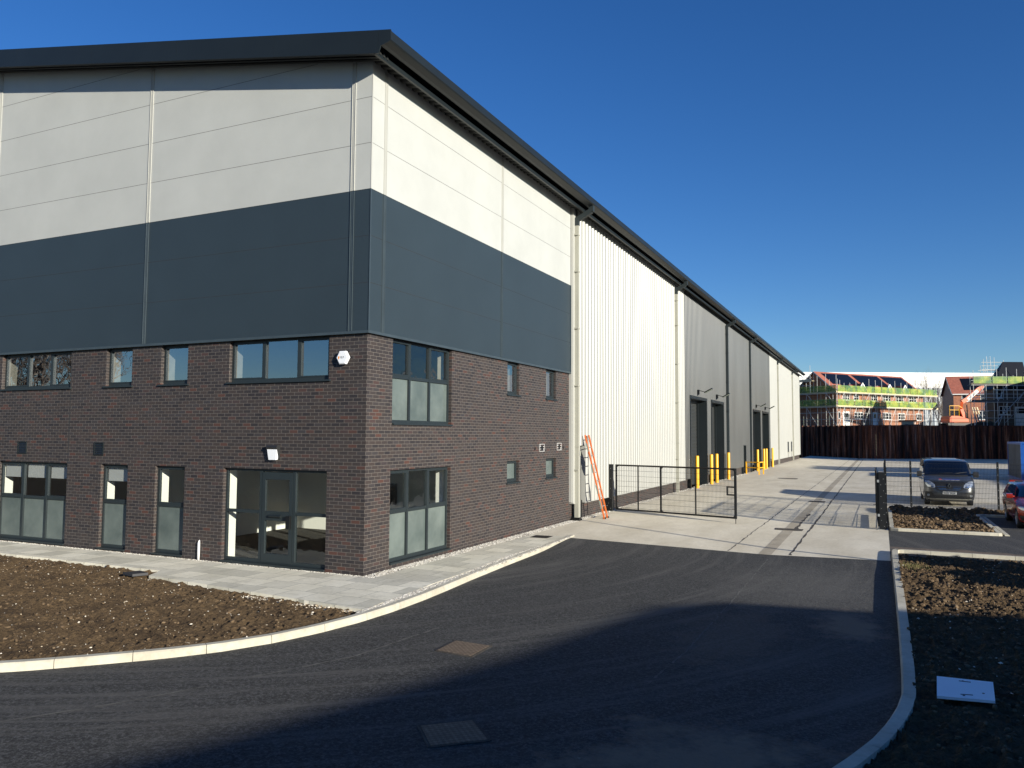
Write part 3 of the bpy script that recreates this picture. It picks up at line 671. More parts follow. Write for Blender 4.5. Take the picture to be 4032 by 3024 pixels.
# roller shutters with deep jambs
for i,(a,b,t) in enumerate(D4):
    m = MB(); n = 58; P = []
    for k in range(n):
        z = .02+(t-.12)*k/n; h = (t-.12)/n; P += [(-.44,z),(-.40,z+h*.3),(-.405,z+h*.75),(-.44,z+h*.96)]
    m.grid([[(p[0],yy,p[1]) for p in P] for yy in (a+.12,b-.12)]); sh = m.build('roller_shutter', M['grey_rib'], UNIT, fix=False)
    m = MB(); m.box(-.46,.18,a-.02,a,-.02,t+.06); m.box(-.46,.18,b,b+.02,-.02,t+.06); m.box(-.46,.18,a,b,t,t+.06)
    m.box(.17,.19,a-.14,a,.0,t+.16); m.box(.17,.19,b,b+.14,.0,t+.16); m.box(.17,.195,a-.14,b+.14,t+.06,t+.17)
    m.box(-.39,-.30,a+.001,a+.12,0,t-.02); m.box(-.39,-.30,b-.12,b-.001,0,t-.02); m.box(-.43,-.28,a+.001,b-.001,t-.14,t-.001)
    m.build('door_surround', M['anth_trim'], sh)
    m = MB(); m.bar((.32,b+.25,.0),(.32,b+.25,.75),.03); m.bar((.32,b+.25,.75),(.1,b+.25,.75),.03); m.bar((.1,b+.25,.75),(.1,b+.25,0),.03); m.build('track_guard', M['black'], sh)
m = MB(); m.box(-.05,.0,48.6,49.8,.0,2.14); pd = m.build('fire_door', M['anth_flat'], UNIT)
m = MB(); m.box(0,.17,48.52,48.6,0,2.2); m.box(0,.17,49.8,49.88,0,2.2); m.box(0,.17,48.6,49.8,2.14,2.2); m.build('door_surround', M['anth_trim'], pd)
m = MB(); m.box(.0,.03,48.7,48.78,1.0,1.12); m.build('door_handle', M['steel'], pd)
for a,b in ((79.9,81.7),(83.6,85.3)):
    m = MB(); m.box(.05,.12,a+.02,b-.02,1.12,2.26); w = m.build('louvred_window', M['gasket'], UNIT)
    m = MB(); m.box(.05,.2,a-.05,b+.05,1.02,1.12); m.build('sill', M['cream_pipe'], w)
# rainwater pipes
for i,(y,mat) in enumerate(((11.95,'cream_pipe'),(26.6,'cream_pipe'),(41.45,'anth_flat'),(51.9,'anth_flat'),(70.9,'cream_pipe'),(85.5,'cream_pipe'))):
    o = .16 if i else .13
    m = MB(); m.box(o,o+.15,y,y+.13,.03,10.25); p = m.build('downpipe', M[mat], UNIT)
    m = MB()
    for z in (1.7,2.5,4.6,6.6,8.6,9.9): m.box(o-.01,o+.16,y-.06 if z != 2.5 else y-.01,y+.14,z,z+.05)
    m.build('pipe_collar', M[mat], p)
    m = MB(); m.box(o-.004,o+.154,y-.004,y+.134,10.25,10.50); m.bar((o+.06,y+.065,10.46),(.74,y+.065,10.73),.14,.17); m.box(.66,.82,y-.004,y+.134,10.70,11.0); m.build('swan_neck', M['anth_flat'], p)
    if i == 0: m = MB(); m.box(-.0,.34,y-.12,y+.2,-.02,.06); m.box(.04,.3,y-.02,y+.16,.06,.1); m.build('pipe_shoe', M['black'], p)
# roof, gutter, soffit, verge
Y0, Y1 = -.56, 96.1
GP = [(.50,11.14),(.80,11.14),(.855,11.12),(.865,10.93),(.84,10.905),(.70,10.86),(.62,10.85),(.61,10.95)]
m = MB()
segs = [(Y0+.004, 6.0)] + [(6.0+12*k, 18.0+12*k) for k in range(7)] + [(90.0, Y1)]
for a,b in segs: m.extr(GP, 'y', a+.004, b-.004)
m.build('gutter', M['anth_trim'], UNIT)
m = MB(); m.box(.43,.485,Y0,Y1,10.71,10.81); m.build('soffit_edge', M['anth_trim'], UNIT)
m = MB(); k = -2; V = []
while k*.25 < Y1:
    b = k*.25; V += [(b,0),(b+.09,0),(b+.12,.045),(b+.22,.045)]; k += 1
V = [v for v in V if Y0+.01 < v[0] < Y1-.02]; V = [(Y0+.01,0)]+V
m.grid([[(.45,y,10.78-.0+h) for y,h in V],[(.0,y,10.872+h) for y,h in V]]); m.build('soffit', M['soffit'], UNIT, fix=False)
m = MB(); m.quad((-.0,Y0,10.95),(-.0,-.05,10.95),(XR,-.05,zs(XR)+.04),(XR,Y0,zs(XR)+.04)); m.quad((XR,Y0,zs(XR)+.04),(XR,-.05,zs(XR)+.04),(-32.5,-.05,zs(-32.5)+.04),(-32.5,Y0,zs(-32.5)+.04))
for k in range(3): 
    yy = -.18-.13*k
    m.add([(.5,yy,zs(.5)-.02),(.5,yy+.06,zs(.5)-.02),(XR,yy+.06,zs(XR)-.02),(XR,yy,zs(XR)-.02),(.5,yy,zs(.5)+.05),(.5,yy+.06,zs(.5)+.05),(XR,yy+.06,zs(XR)+.05),(XR,yy,zs(XR)+.05)],[(0,3,2,1),(0,1,5,4),(2,3,7,6),(0,4,7,3),(1,2,6,5)])
m.build('verge_soffit', M['soffit'], UNIT, fix=False)
def zt(x): return 11.14+SL*(.85-x) if x > XR else 11.14+SL*(.85-XR)+SL*(x-XR)
def zbm(x): return 10.70+SL*(.56-x) if x > XR else 10.70+SL*(.56-XR)+SL*(x-XR)
m = MB()
xs = [.56,-2.2,-5.2,-8.2,-11.2,-14.2,XR,-20,-24,-28,-32.6]
for a,b in zip(xs,xs[1:]):
    a2 = a-.004; P = [(a2,zbm(a2)),(a2,zt(a2)),(b,zt(b)),(b,zbm(b))]; m.extr(P,'y',Y0-.03,Y0+.01)
    m.extr([(b-.03,zbm(b)),(b-.03,zt(b)),(b+.03,zt(b)),(b+.03,zbm(b))],'y',Y0-.033,Y0-.0305) if b == 99 else None
m.extr([(.56,10.70),(.62,10.85),(.70,10.86),(.84,10.90),(.868,10.93),(.86,11.14),(.56,zt(.56))],'y',Y0-.03,Y0+.002)
m.build('verge_fascia', M['anth_trim'], UNIT)
m = MB(); m.quad((.6,Y0,zt(.6)+.0),(.6,Y1,zt(.6)),(XR,Y1,zt(XR)),(XR,Y0,zt(XR))); m.quad((XR,Y0,zt(XR)),(XR,Y1,zt(XR)),(-32.6,Y1,zt(-32.6)),(-32.6,Y0,zt(-32.6))); m.build('roof', M['anth_flat'], UNIT, fix=False)

# ------------------------------------------------------------------ fixtures on the unit
al = thing('alarm_box', (-.57,-.0,4.53), 'white hexagonal alarm box high on the dark brick by the corner', 'alarm box')
m = MB(); hexp = [(.16*math.cos(R(60*k)),.16*math.sin(R(60*k))) for k in range(6)]; h2 = [(a*.85,b*.85) for a,b in hexp]
m.add([(-.57+a,-.035,4.53+b) for a,b in hexp]+[(-.57+a,-.09,4.53+b) for a,b in hexp]+[(-.57+a,-.105,4.53+b) for a,b in h2], [(i,(i+1)%6,6+(i+1)%6,6+i) for i in range(6)]+[(6+i,6+(i+1)%6,12+(i+1)%6,12+i) for i in range(6)]+[(12,13,14,15,16,17)])
m.build('cover', M['whiteplastic'], al)
m = MB(); m.box(-.66,-.48,-.036,.0,4.43,4.63); m.build('backplate', M['blackplastic'], al)
m = MB(); m.add([(-.57-.085+a,-.1065,4.53+b) for a,b in ((-.018,.028),(.02,.028),(.022,-.008),(.0,-.045),(-.02,-.008))], [(0,1,2,3,4)]); m.build('emblem', M['orange_logo'], al, fix=False)
m = MB()
for x0,x1,z0,z1 in ((-.045,.005,.0,.022),(.018,.06,.0,.022),(-.035,.045,-.018,-.010)):
    n = int((x1-x0)/.012)
    for k in range(n): m.quad((-.57+x0+k*.012,-.1065,4.53+z0),(-.57+x0+k*.012+.008,-.1065,4.53+z0),(-.57+x0+k*.012+.008,-.1065,4.53+z1),(-.57+x0+k*.012,-.1065,4.53+z1))
m.build('lettering', M['anth_flat'], al, fix=False)
wl = thing('wall_light', (-2.42,0,2.48), 'black bulkhead wall light with white diffuser above the glazed entrance', 'wall light')
m = MB(); m.extr([(0,2.66),(-.10,2.66),(-.125,2.61),(-.09,2.56),(0,2.34)],'x',-2.575,-2.275); m.build('housing', M['blackplastic'], wl)
m = MB(); m.add([(-2.56,-.10,2.57),(-2.29,-.10,2.57),(-2.325,-.085,2.34),(-2.525,-.085,2.34),(-2.565,-.05,2.57),(-2.285,-.05,2.57),(-2.32,-.02,2.35),(-2.53,-.02,2.35)],[(0,1,2,3),(0,3,7,4),(1,5,6,2),(3,2,6,7),(0,4,5,1)]); m.build('diffuser', M['whiteplastic'], wl)
def floodlight(y, label):
    t = thing('floodlight', (.16,y,5.44), label, 'floodlight', 'floodlights above the roller shutters', local=True)
    m = MB(); m.box(0,.12,-.07,.07,-.12,.12); m.bar((.1,0,.08),(.45,0,-.02),.035); m.bar((.45,0,-.02),(.62,0,.10),.035); m.build('bracket', M['black'], t)
    m = MB(); m.bar((.42,0,-.05),(.85,0,.18),.30,.06); m.build('lamp_head', M['black'], t)
    m = MB(); m.bar((.46,0,-.066),(.83,0,.132),.24,.02); m.build('lens', M['ladder_green'], t)
    return t
fl = floodlight(32.0, 'black floodlight above the nearest roller shutter')
copy_tree(fl, (.16,37.7,5.44), 'black floodlight above the second roller shutter from the gate')
copy_tree(fl, (.16,55.3,5.44), 'black floodlight above the third roller shutter, beyond the fire door')
copy_tree(fl, (.16,61.0,5.44), 'black floodlight above the farthest roller shutter')
# ------------------------------------------------------------------ bollards, barrier, ladder
def bollard(loc, label):
    t = thing('bollard', loc, label, 'bollard', 'yellow bollards beside the roller shutters', local=True)
    m = MB(); n = 18; rings = []
    for z,r in ((0,.105),(1.74,.105),(1.775,.098),(1.795,.08),(1.80,.0)): rings.append([(r*math.cos(2*math.pi*i/n),r*math.sin(2*math.pi*i/n),z) for i in range(n)])
    m.ring(rings); m.build('post_sleeve', M['yellow'], t, smooth=True)
    m = MB(); m.ring([[(r*math.cos(2*math.pi*i/n),r*math.sin(2*math.pi*i/n),z) for i in range(n)] for z,r in ((1.03,.106),(1.03,.110),(1.06,.110),(1.06,.106))]); m.build('collar', M['yellow'], t)
    return t
B = bollard((.37,30.74,0), 'yellow bollard nearest the gate, at the near side of the first shutter')
for y,l in ((34.7,'yellow bollard between the first two shutters, on the nearer side'),(36.42,'yellow bollard between the first two shutters, on the farther side'),(40.59,'yellow bollard just past the second shutter, nearest the dark downpipe'),
            (54.37,'yellow bollard behind the low yellow barrier'),(58.32,'yellow bollard between the two farther shutters, nearer one of the close pair'),(59.94,'yellow bollard between the two farther shutters, farther one of the close pair'),(64.32,'yellow bollard farthest away, standing before the white cladding')):
    copy_tree(B, (.39,y,0), l)
t = thing('barrier', (.8,49,0), 'low yellow tubular guard barrier on the concrete before the fire door', 'barrier')
pp = [(.30,48.95),(1.28,48.6),(1.44,49.8)]
for x,y in pp:
    m = MB(); m.box(x-.045,x+.045,y-.045,y+.045,zc(x),.95); m.build('post', M['yellow'], t)
for z in (.91,.5):
    m = MB()
    for a,b in zip(pp,pp[1:]): m.bar((*a,z),(*b,z),.07)
    m.build('rail', M['yellow'], t)
t = thing('ladder', (.85,13.1,0), 'orange fibreglass ladder leaning on the white cladding beside the downpipe', 'ladder')
La, Lb = Vector((.88,12.93,-.01)), Vector((.86,13.33,-.01)); Ta, Tb = Vector((.24,12.72,2.92)), Vector((.24,13.1,2.92))
for a,b in ((La,Ta),(Lb,Tb)):
    m = MB(); m.bar(a,b,.045,.06,up=(0,1,0)); m.build('stile', M['orange'], t)
for k in range(10):
    f = (k+.5)/10; m = MB(); m.tube(La.lerp(Ta,f),Lb.lerp(Tb,f),.016,n=8); m.build('rung', M['steel'], t)
for a in (La,Lb):
    m = MB(); m.box(a.x-.05,a.x+.05,a.y-.03,a.y+.03,-.005,.05); m.build('foot', M['rubber'], t)
m = MB()
for f in (.12,.3,.55,.8):
    a = La.lerp(Ta,f); b = La.lerp(Ta,min(1,f+.1)); m.bar(a+Vector((-.012,-.028,0)),b+Vector((-.012,-.028,0)),.05,.02,up=(0,1,0))
m.build('worn_patch', M['ladder_green'], t)

# ------------------------------------------------------------------ gates and mesh fence
def mesh_wires(m, a, b, z0, z1, r=.003, sp=.05, hz=.2):
    a = Vector((*a,0)); b = Vector((*b,0)); L = (b-a).length; n = int(L/sp)
    for i in range(1,n): p = a.lerp(b,i/n); m.bar((p.x,p.y,z0),(p.x,p.y,z1),r*2)
    z = z0+.04
    while z < z1: m.bar((a.x,a.y,z),(b.x,b.y,z),r*2.6); z += hz
def gate(a, b, z0, z1, label, latch=True):
    t = thing('gate', (a[0],a[1],0), label, 'gate', 'black mesh gate leaves across the yard entrance')
    A = Vector((*a,0)); Bv = Vector((*b,0)); d = (Bv-A).normalized()
    m = MB(); m.bar((a[0],a[1],z0),(b[0],b[1],z0),.05,.06); m.bar((a[0],a[1],z1),(b[0],b[1],z1),.05,.06)
    for e,w in ((A,.06),(Bv,.08)): m.bar((e.x,e.y,z0-.03),(e.x,e.y,z1+.03),w)
    for f in (.2,.4,.69):
        p = A.lerp(Bv,f); m.bar((p.x,p.y,z0),(p.x,p.y,z1),.045 if f != .4 else .06)
    for f,s in ((0,1),(.4,1),(1,-1)):
        p = A.lerp(Bv,f)
        for zz,s2 in ((z0,1),(z1,-1)):
            q = p+d*s*.1; m.bar((p.x,p.y,zz+s2*.1),(q.x,q.y,zz),.02,.03)
    m.build('gate_frame', M['black'], t)
    m = MB(); mesh_wires(m, a, b, z0+.03, z1-.03); m.build('wire_mesh', M['black'], t)
    if latch:
        p = Bv-d*.3; q = Bv; m = MB()
        for z in (z0+.78,z0+1.05): m.bar((p.x,p.y,z),(q.x,q.y,z),.03,.05)
        m.bar((p.x,p.y,z0+.76),(p.x,p.y,z0+1.07),.05); m.build('latch_box', M['black'], t)
        m = MB(); m.bar((Bv.x,Bv.y,zc(Bv.x)),(Bv.x,Bv.y,z0+.55),.022); m.bar((Bv.x-.12,Bv.y,z0+.3),(Bv.x,Bv.y,z0+.3),.02); m.build('drop_bolt', M['black'], t)
    m = MB()
    for z in (z0+.35,z0+1.45): m.bar((A.x,A.y,z),(A.x-d.x*.22,A.y-d.y*.22,z),.02); m.box(A.x-d.x*.2-.03,A.x-d.x*.2+.03,A.y-d.y*.2-.03,A.y-d.y*.2+.03,z-.04,z+.04)
    m.build('hinge', M['steel'], t)
gate((.44,15.69),(5.12,14.40),.10,1.77,'black mesh gate leaf swung half across the concrete beside the white wall')
gate((9.58,14.95),(9.50,19.7),.03,1.72,'black mesh gate leaf standing open, seen end on beside the soil bed')
def gpost(x, y, w, h, label, z=0.0):
    t = thing('gate_post', (x,y,z), label, 'gate post', 'black square gate posts')
    m = MB(); m.box(x-w/2,x+w/2,y-w/2,y+w/2,z-.05,h); m.build('post', M['black'], t)
    m = MB(); m.box(x-w*.75,x+w*.75,y-w*.75,y+w*.75,z-.02,z+.02)
    m.build('baseplate', M['steel'], t)
    m = MB()
    for k in range(9): zz = z+.12+k*.19; xx = x-(.04 if k % 2 else -.04); m.box(xx-.008,xx+.008,y-w/2-.006,y-w/2,zz-.008,zz+.008)
    m.build('bolt', M['steel'], t)
    return t
gpost(.20,15.70,.19,1.80,'thick black gate post beside the ladder, against the white wall')
gpost(9.70,14.85,.20,1.77,'thick black gate post at the corner of the soil bed', -.09)
def fence(pts, z0, z1, label, name='mesh_fence', skip_first=False):
    t = thing(name, (pts[0][0],pts[0][1],z0), label, 'fence')
    for i,(x,y) in enumerate(pts):
        m = MB(); m.box(x-.035,x+.035,y-.035,y+.035,z0-.05,z1+.04); po = m.build('fence_post', M['black'], t)
        m = MB()
        for k in range(6): m.box(x-.012,x+.012,y-.043,y-.035,z0+.2+k*.31,z0+.225+k*.31)
        m.build('fixing', M['steel'], po)
    for a,b in zip(pts,pts[1:]):
        m = MB(); mesh_wires(m, a, b, z0+.04, z1, r=.0035); m.build('wire_mesh', M['black'], t)
fence([(9.80,15.1),(9.80,17.6),(9.80,20.1),(9.82,22.6),(9.83,24.2)], -.08, 1.88, 'black mesh fence running away from the gate post')
fence([(9.83,24.26),(10.81,24.2),(14.0,24.2),(17.2,24.2),(20.4,24.2)], -.08, 1.86, 'black mesh fence across in front of the grey van')
fence([(.03,15.55),(.1,15.62)], 0, 1.7, 'short black fence piece between white wall and gate post')

# ------------------------------------------------------------------ ironwork on the ground
def slab_thing(name, pts, z, mat, label, cat, group=None, th=.012, frame=True):
    cx = sum(p[0] for p in pts)/4; cy = sum(p[1] for p in pts)/4
    t = thing(name, (cx,cy,z), label, cat, group)
    m = MB(); m.add([(x,y,z) for x,y in pts]+[(x,y,z+th) for x,y in pts], [(0,1,2,3),(4,5,6,7),(0,1,5,4),(1,2,6,5),(2,3,7,6),(3,0,4,7)]); m.build('cover_plate', mat, t)
    if frame:
        m = MB(); P = [Vector((x,y,0)) for x,y in pts]; c = Vector((cx,cy,0))
        for a,b in zip(P,P[1:]+P[:1]): a2 = c+(a-c)*1.07; b2 = c+(b-c)*1.07; m.bar((a2.x,a2.y,z+.003),(b2.x,b2.y,z+.003),.03,.012)
        m.build('cover_frame', M['crack'], t)
    return t
g_ = 'cast iron access covers in the asphalt'
slab_thing('manhole_cover', [(4.02,-3.82),(4.01,-3.27),(4.57,-3.30),(4.57,-3.87)], -.099, M['cover'], 'square rusty access cover in sunlit asphalt near the shadow edge', 'manhole cover', g_)
slab_thing('manhole_cover', [(5.32,-6.37),(5.73,-6.0),(6.11,-6.39),(5.69,-6.77)], -.099, M['cover'], 'square rusty access cover lying in the shaded asphalt, nearest the viewer', 'manhole cover', g_)
slab_thing('gully_grate', [(.62,7.15),(.60,7.6),(1.06,7.62),(1.08,7.17)], .006, M['black'], 'small black drain cover at the end of the paving slabs', 'drain cover')
t = slab_thing('inspection_lid', [(10.24,-2.74),(10.81,-2.78),(10.76,-3.40),(10.20,-3.42)], .05, M['whiteplastic'], 'square white plastic lid lying tilted on shaded soil', 'lid', None, .03, False)
m = MB()
for a,b in (((10.46,-2.85),(10.58,-2.86)),((10.44,-3.3),(10.56,-3.29))): m.bar((*a,.081),(*b,.081),.016,.004)
for x,y in ((10.5,-2.84),(10.47,-3.33),(10.67,-3.2)): m.tube((x,y,.08),(x,y,.082),.014,n=10)
m.build('lifting_slot', M['sitesoil'], t)
t.rotation_euler = (R(3),R(-2),0)
slab_thing('paving_offcut', [(-4.55,-2.05),(-4.42,-1.75),(-4.05,-1.85),(-4.18,-2.12)], -.01, M['tarp'], 'dark slab offcut on the soil at the paving corner', 'slab', None, .05, False)
slab_thing('drain_grate', [(6.55,13.5),(6.5,13.95),(7.3,13.98),(7.3,13.52)], zc(6.9)+.006, M['crack'], 'iron grate across the drainage channel just inside the gates', 'drain grate', 'iron grates on the drainage channel')
slab_thing('drain_grate', [(6.62,25.6),(6.62,26.2),(7.25,26.2),(7.25,25.6)], zc(6.9)+.006, M['crack'], 'iron grate across the drainage channel farther up the yard', 'drain grate', 'iron grates on the drainage channel')
slab_thing('yard_cover', [(3.1,44.6),(3.1,45.3),(4.3,45.3),(4.3,44.6)], zc(3.7)+.006, M['crack'], 'dark slot cover in the concrete opposite the low barrier', 'drain cover')

# ------------------------------------------------------------------ vehicles
def lerp_tab(tab, z, k):
    if z <= tab[0][0]: return tab[0][k]
    for a,b in zip(tab,tab[1:]):
        if z <= b[0]: return a[k]+(b[k]-a[k])*(z-a[0])/(b[0]-a[0])
    return tab[-1][k]
class Veh:
    def __init__(s, tab, L, g=(.28,.05), archs=(), name='', mats=None, loc=(0,0,0), rz=0, label='', cat='', rearz=0):
        s.tab = tab; s.L = L; s.g = g; s.t = thing(name, loc, label, cat, None, rz, True)
        s.paint = mats
        m = MB(); n = 24; rows = []; Z = []
        for a,b in zip(tab,tab[1:]):
            k = max(1,int((b[0]-a[0]+abs(b[1]-a[1]))/.07)); Z += [a[0]+(b[0]-a[0])*i/k for i in range(k)]
        Z.append(tab[-1][0])
        for z in Z: rows.append([s.P(-1+2*i/n, z) for i in range(n+1)])
        m.grid(rows)
        for sgn in (-1,1):                                 # flanks, open at the wheel arches
            YY = [j/40*1.0 for j in range(41)]; grid = []
            for z in Z:
                y0 = s.P(sgn,z)[1]; w = lerp_tab(tab,z,2); grid.append([(sgn*(w+.0), y0+(L-y0)*v, s.P(sgn,z)[2]) for v in YY])
            for j in range(len(Z)-1):
                for i in range(40):
                    q = [grid[j][i],grid[j][i+1],grid[j+1][i+1],grid[j+1][i]]; c = (sum(p[1] for p in q)/4,sum(p[2] for p in q)/4)
                    if any(math.hypot(c[0]-a,c[1]-archs[2]) < archs[3] for a in archs[:2]): continue
                    m.quad(*q)
        top = rows[-1]; m.grid([top,[(p[0],L-.25,p[2]-.0) for p in top],[(p[0]*.95,L,p[2]-.12-rearz) for p in top]])
        wz = [lerp_tab(tab,z,2) for z in Z]
        for j in range(len(Z)-1): m.quad((-wz[j],L,Z[j]),(wz[j],L,Z[j]),(wz[j+1],L,min(Z[j+1],Z[-1]-.1)),(-wz[j+1],L,min(Z[j+1],Z[-1]-.1)))
        m.build('body', mats, s.t, smooth=True, fix=False)
        mb_ = MB(); w0 = tab[0][2]; mb_.box(-w0*.96,w0*.96,.25,L-.1,tab[0][0]-.03,tab[0][0]+.12)
        for a in archs[:2]:
            for sgn in (-1,1): mb_.box(sgn*w0*.55,sgn*(w0*.98),a-archs[3],a+archs[3],tab[0][0],archs[2]+archs[3]+.02)
        mb_.build('underbody', M['blackplastic'], s.t)
    def P(s, f, z):
        y = lerp_tab(s.tab,z,1); w = lerp_tab(s.tab,z,2); top = s.tab[-1][0]
        a = abs(f); dz = -.05*a**6*max(0,(z-top*.9)/(top*.1))
        return (f*w, y+s.g[0]*a**5+s.g[1]*a*a, z+dz)
    def patch(s, rows, name, mat, off=.008, nx=10, parent=None, mirror=False, sub=3):
        m = MB()
        for sg in ((1,-1) if mirror else (1,)):
            R_ = []
            for a,b in zip(rows,rows[1:]):
                for i in range(sub): t_ = i/sub; R_.append([a[k]+(b[k]-a[k])*t_ for k in range(3)])
            R_.append(list(rows[-1])); G = []
            for z,xl,xr in R_:
                w = lerp_tab(s.tab,z,2); G.append([ (lambda p: (p[0],p[1]-off,p[2]+off*.4))(s.P(max(-1,min(1,sg*(xl+(xr-xl)*i/nx)/w)), z)) for i in range(nx+1)])
            m.grid(G)
        return m.build(name, mat, parent or s.t, smooth=True, fix=False)
    def side(s, rows, name, mat, off=.006):
        m = MB()
        for sg in (-1,1):
            G = [[(sg*(lerp_tab(s.tab,z,2)+off), y0+(y1-y0)*i/6, z-(.0)) for i in range(7)] for z,y0,y1 in rows]; m.grid(G)
        return m.build(name, mat, s.t, fix=False)
    def wheels(s, ys, x, r, w=.2):
        for y in ys:
            for sg in (-1,1):
                m = MB(); n = 28
                prof = [(-w/2,r*.7),(-w/2,r*.94),(-w/2+.03,r),(w/2-.03,r),(w/2,r*.94),(w/2,r*.68)]
                m.ring([[(sg*(x+a),y+q*math.cos(2*math.pi*i/n),r+q*math.sin(2*math.pi*i/n)) for i in range(n)] for a,q in prof])
                wh = m.build('tyre', M['rubber'], s.t, smooth=True)
                m = MB(); xo = sg*(x+w/2-.02)
                m.ring([[(sg*(x+a),y+q*math.cos(2*math.pi*i/n),r+q*math.sin(2*math.pi*i/n)) for i in range(n)] for a,q in ((w/2-.08,r*.62),(w/2,r*.68),(w/2+.004,r*.64),(w/2-.03,r*.60))])
                for k in range(7):
                    a = 2*math.pi*k/7; m.bar((xo,y,r),(xo,y+r*.64*math.cos(a),r+r*.64*math.sin(a)),.05,.03,up=(1,0,0))
                m.tube((xo-sg*.03,y,r),(xo+sg*.012,y,r),.05,n=12); m.build('rim', M['alloy'], wh)
def text_mesh(body, size, name, mat, parent, mtx):
    cu = bpy.data.curves.new(name, 'FONT'); cu.body = body; cu.size = size; cu.align_x = 'CENTER'; cu.align_y = 'CENTER'; cu.extrude = .002
    ob = bpy.data.objects.new(name+'_tmp', cu); COL.objects.link(ob); dg = bpy.context.evaluated_depsgraph_get()
    me = bpy.data.meshes.new_from_object(ob.evaluated_get(dg)); bpy.data.objects.remove(ob); me.transform(mtx)
    me.materials.clear(); me.materials.append(mat); o = bpy.data.objects.new(name, me); COL.objects.link(o); o.parent = parent; return o

VT = [(.22,.14,.86),(.30,.04,.93),(.42,.0,.955),(.60,.0,.97),(.76,.03,.975),(.90,.08,.975),(1.0,.14,.97),(1.07,.22,.965),(1.13,.36,.955),(1.22,.66,.945),(1.27,.94,.945),(1.31,1.0,.942),(1.60,1.34,.918),(1.82,1.62,.888),(1.90,1.76,.87),(1.945,1.98,.845),(1.97,2.4,.82)]
van = Veh(VT, 5.0, (.22,.06), (.95,4.05,.34,.38), 'parked_van', M['vanpaint'], (12.33,25.3,-.06), 0, 'dark grey panel van parked facing the viewer behind the mesh fence', 'van')
v = van
v.patch([(1.31,-.875,.875),(1.60,-.84,.84),(1.875,-.79,.79)], 'windscreen', M['glass_car'], .012, 16)
v.patch([(1.285,-.89,.89),(1.31,-.89,.89)], 'windscreen_seal', M['blackplastic'], .010, 16)
v.patch([(1.31,-.905,-.875),(1.60,-.875,-.84),(1.875,-.82,-.79)], 'screen_pillar', M['blackplastic'], .010, 3, mirror=True)
v.patch([(.62,-.32,.32),(.68,-.46,.46),(.78,-.53,.53),(.93,-.58,.58),(1.03,-.58,.58)], 'grille', M['blackplastic'], .012, 14)
gr = v.patch([(.745,-.43,-.14),(.758,-.43,-.14)], 'grille_bar', M['chrome'], .022, 8, mirror=True)
v.patch([(.82,-.50,-.15),(.833,-.50,-.15)], 'grille_bar', M['chrome'], .022, 8, mirror=True); v.patch([(.69,-.38,.38),(.70,-.38,.38)], 'grille_bar', M['chrome'], .022, 8)
for sg in (-1,1):
    hl = v.patch([(.775,sg*.56,sg*.66),(.81,sg*.53,sg*.82),(.90,sg*.55,sg*.90),(.98,sg*.62,sg*.915),(1.06,sg*.76,sg*.92)], 'headlight', M['lens'], .014, 8)
    v.patch([(.80,sg*.60,sg*.74),(.86,sg*.62,sg*.76)], 'lamp_reflector', M['chrome'], .022, 4, hl)
    v.patch([(.34,sg*.60,sg*.86),(.42,sg*.60,sg*.90),(.52,sg*.62,sg*.92),(.60,sg*.70,sg*.91)], 'fog_lamp_surround', M['blackplastic'], .012, 6)
    p = v.P(sg*.84,.45); m = MB(); m.tube((p[0],p[1]-.05,.46),(p[0],p[1]+.02,.46),.055,n=14); m.build('fog_lamp', M['lens'], v.t)
    m = MB(); m.bar((sg*.91,1.18,1.33),(sg*1.03,1.12,1.33),.05); x = sg*1.10
    m.extr([(1.02,1.22),(1.00,1.33),(1.03,1.45),(1.15,1.46),(1.20,1.39),(1.20,1.25),(1.12,1.21)],'x',x-.10,x+.10); m.build('door_mirror', M['blackplastic'], v.t)
v.patch([(.34,-.58,.58),(.43,-.62,.62),(.46,-.60,.60)], 'bumper_intake', M['blackplastic'], .012, 12)
v.patch([(.27,-.82,.82),(.315,-.84,.84)], 'bumper_trim', M['cream_pipe'], .014, 14)
pl = v.patch([(.505,-.262,.262),(.615,-.262,.262)], 'number_plate', M['plate'], .024, 4)
text_mesh('KE05 WDR', .108, 'plate_lettering', M['blackplastic'], pl, Matrix.Translation((0,-.030,.56)) @ Matrix.Rotation(R(90),4,'X') @ Matrix.Diagonal((.86,1,1,1)))
m = MB(); c = v.P(0,.87); yy = c[1]-.05
m.add([(0,yy,.99),(.075,yy,.87),(0,yy,.75),(-.075,yy,.87),(0,yy,.925),(.036,yy,.87),(0,yy,.815),(-.036,yy,.87)]+[(0,yy+.03,.99),(.075,yy+.03,.87),(0,yy+.03,.75),(-.075,yy+.03,.87)],[(0,1,5,4),(1,2,6,5),(2,3,7,6),(3,0,4,7),(0,1,9,8),(1,2,10,9),(2,3,11,10),(3,0,8,11)]); m.build('diamond_emblem', M['chrome'], v.t)
v.patch([(.80,-.11,.11),(1.0,-.09,.09)], 'emblem_backing', M['blackplastic'], .018, 4)
v.patch([(1.10,-.40,-.20),(1.107,-.40,-.20)], 'bonnet_lettering', M['decal_white'], .012, 4); v.patch([(1.10,-.15,.03),(1.107,-.15,.03)], 'bonnet_lettering', M['decal_white'], .012, 4); v.patch([(1.10,.07,.42),(1.107,.07,.42)], 'bonnet_lettering', M['decal_white'], .012, 6)
v.patch([(1.125,-.22,.42),(1.15,-.22,.42)], 'bonnet_lettering', M['decal_blue'], .012, 6); v.patch([(1.118,-.34,-.25),(1.15,-.37,-.30)], 'bonnet_swoosh', M['decal_red'], .013, 4)
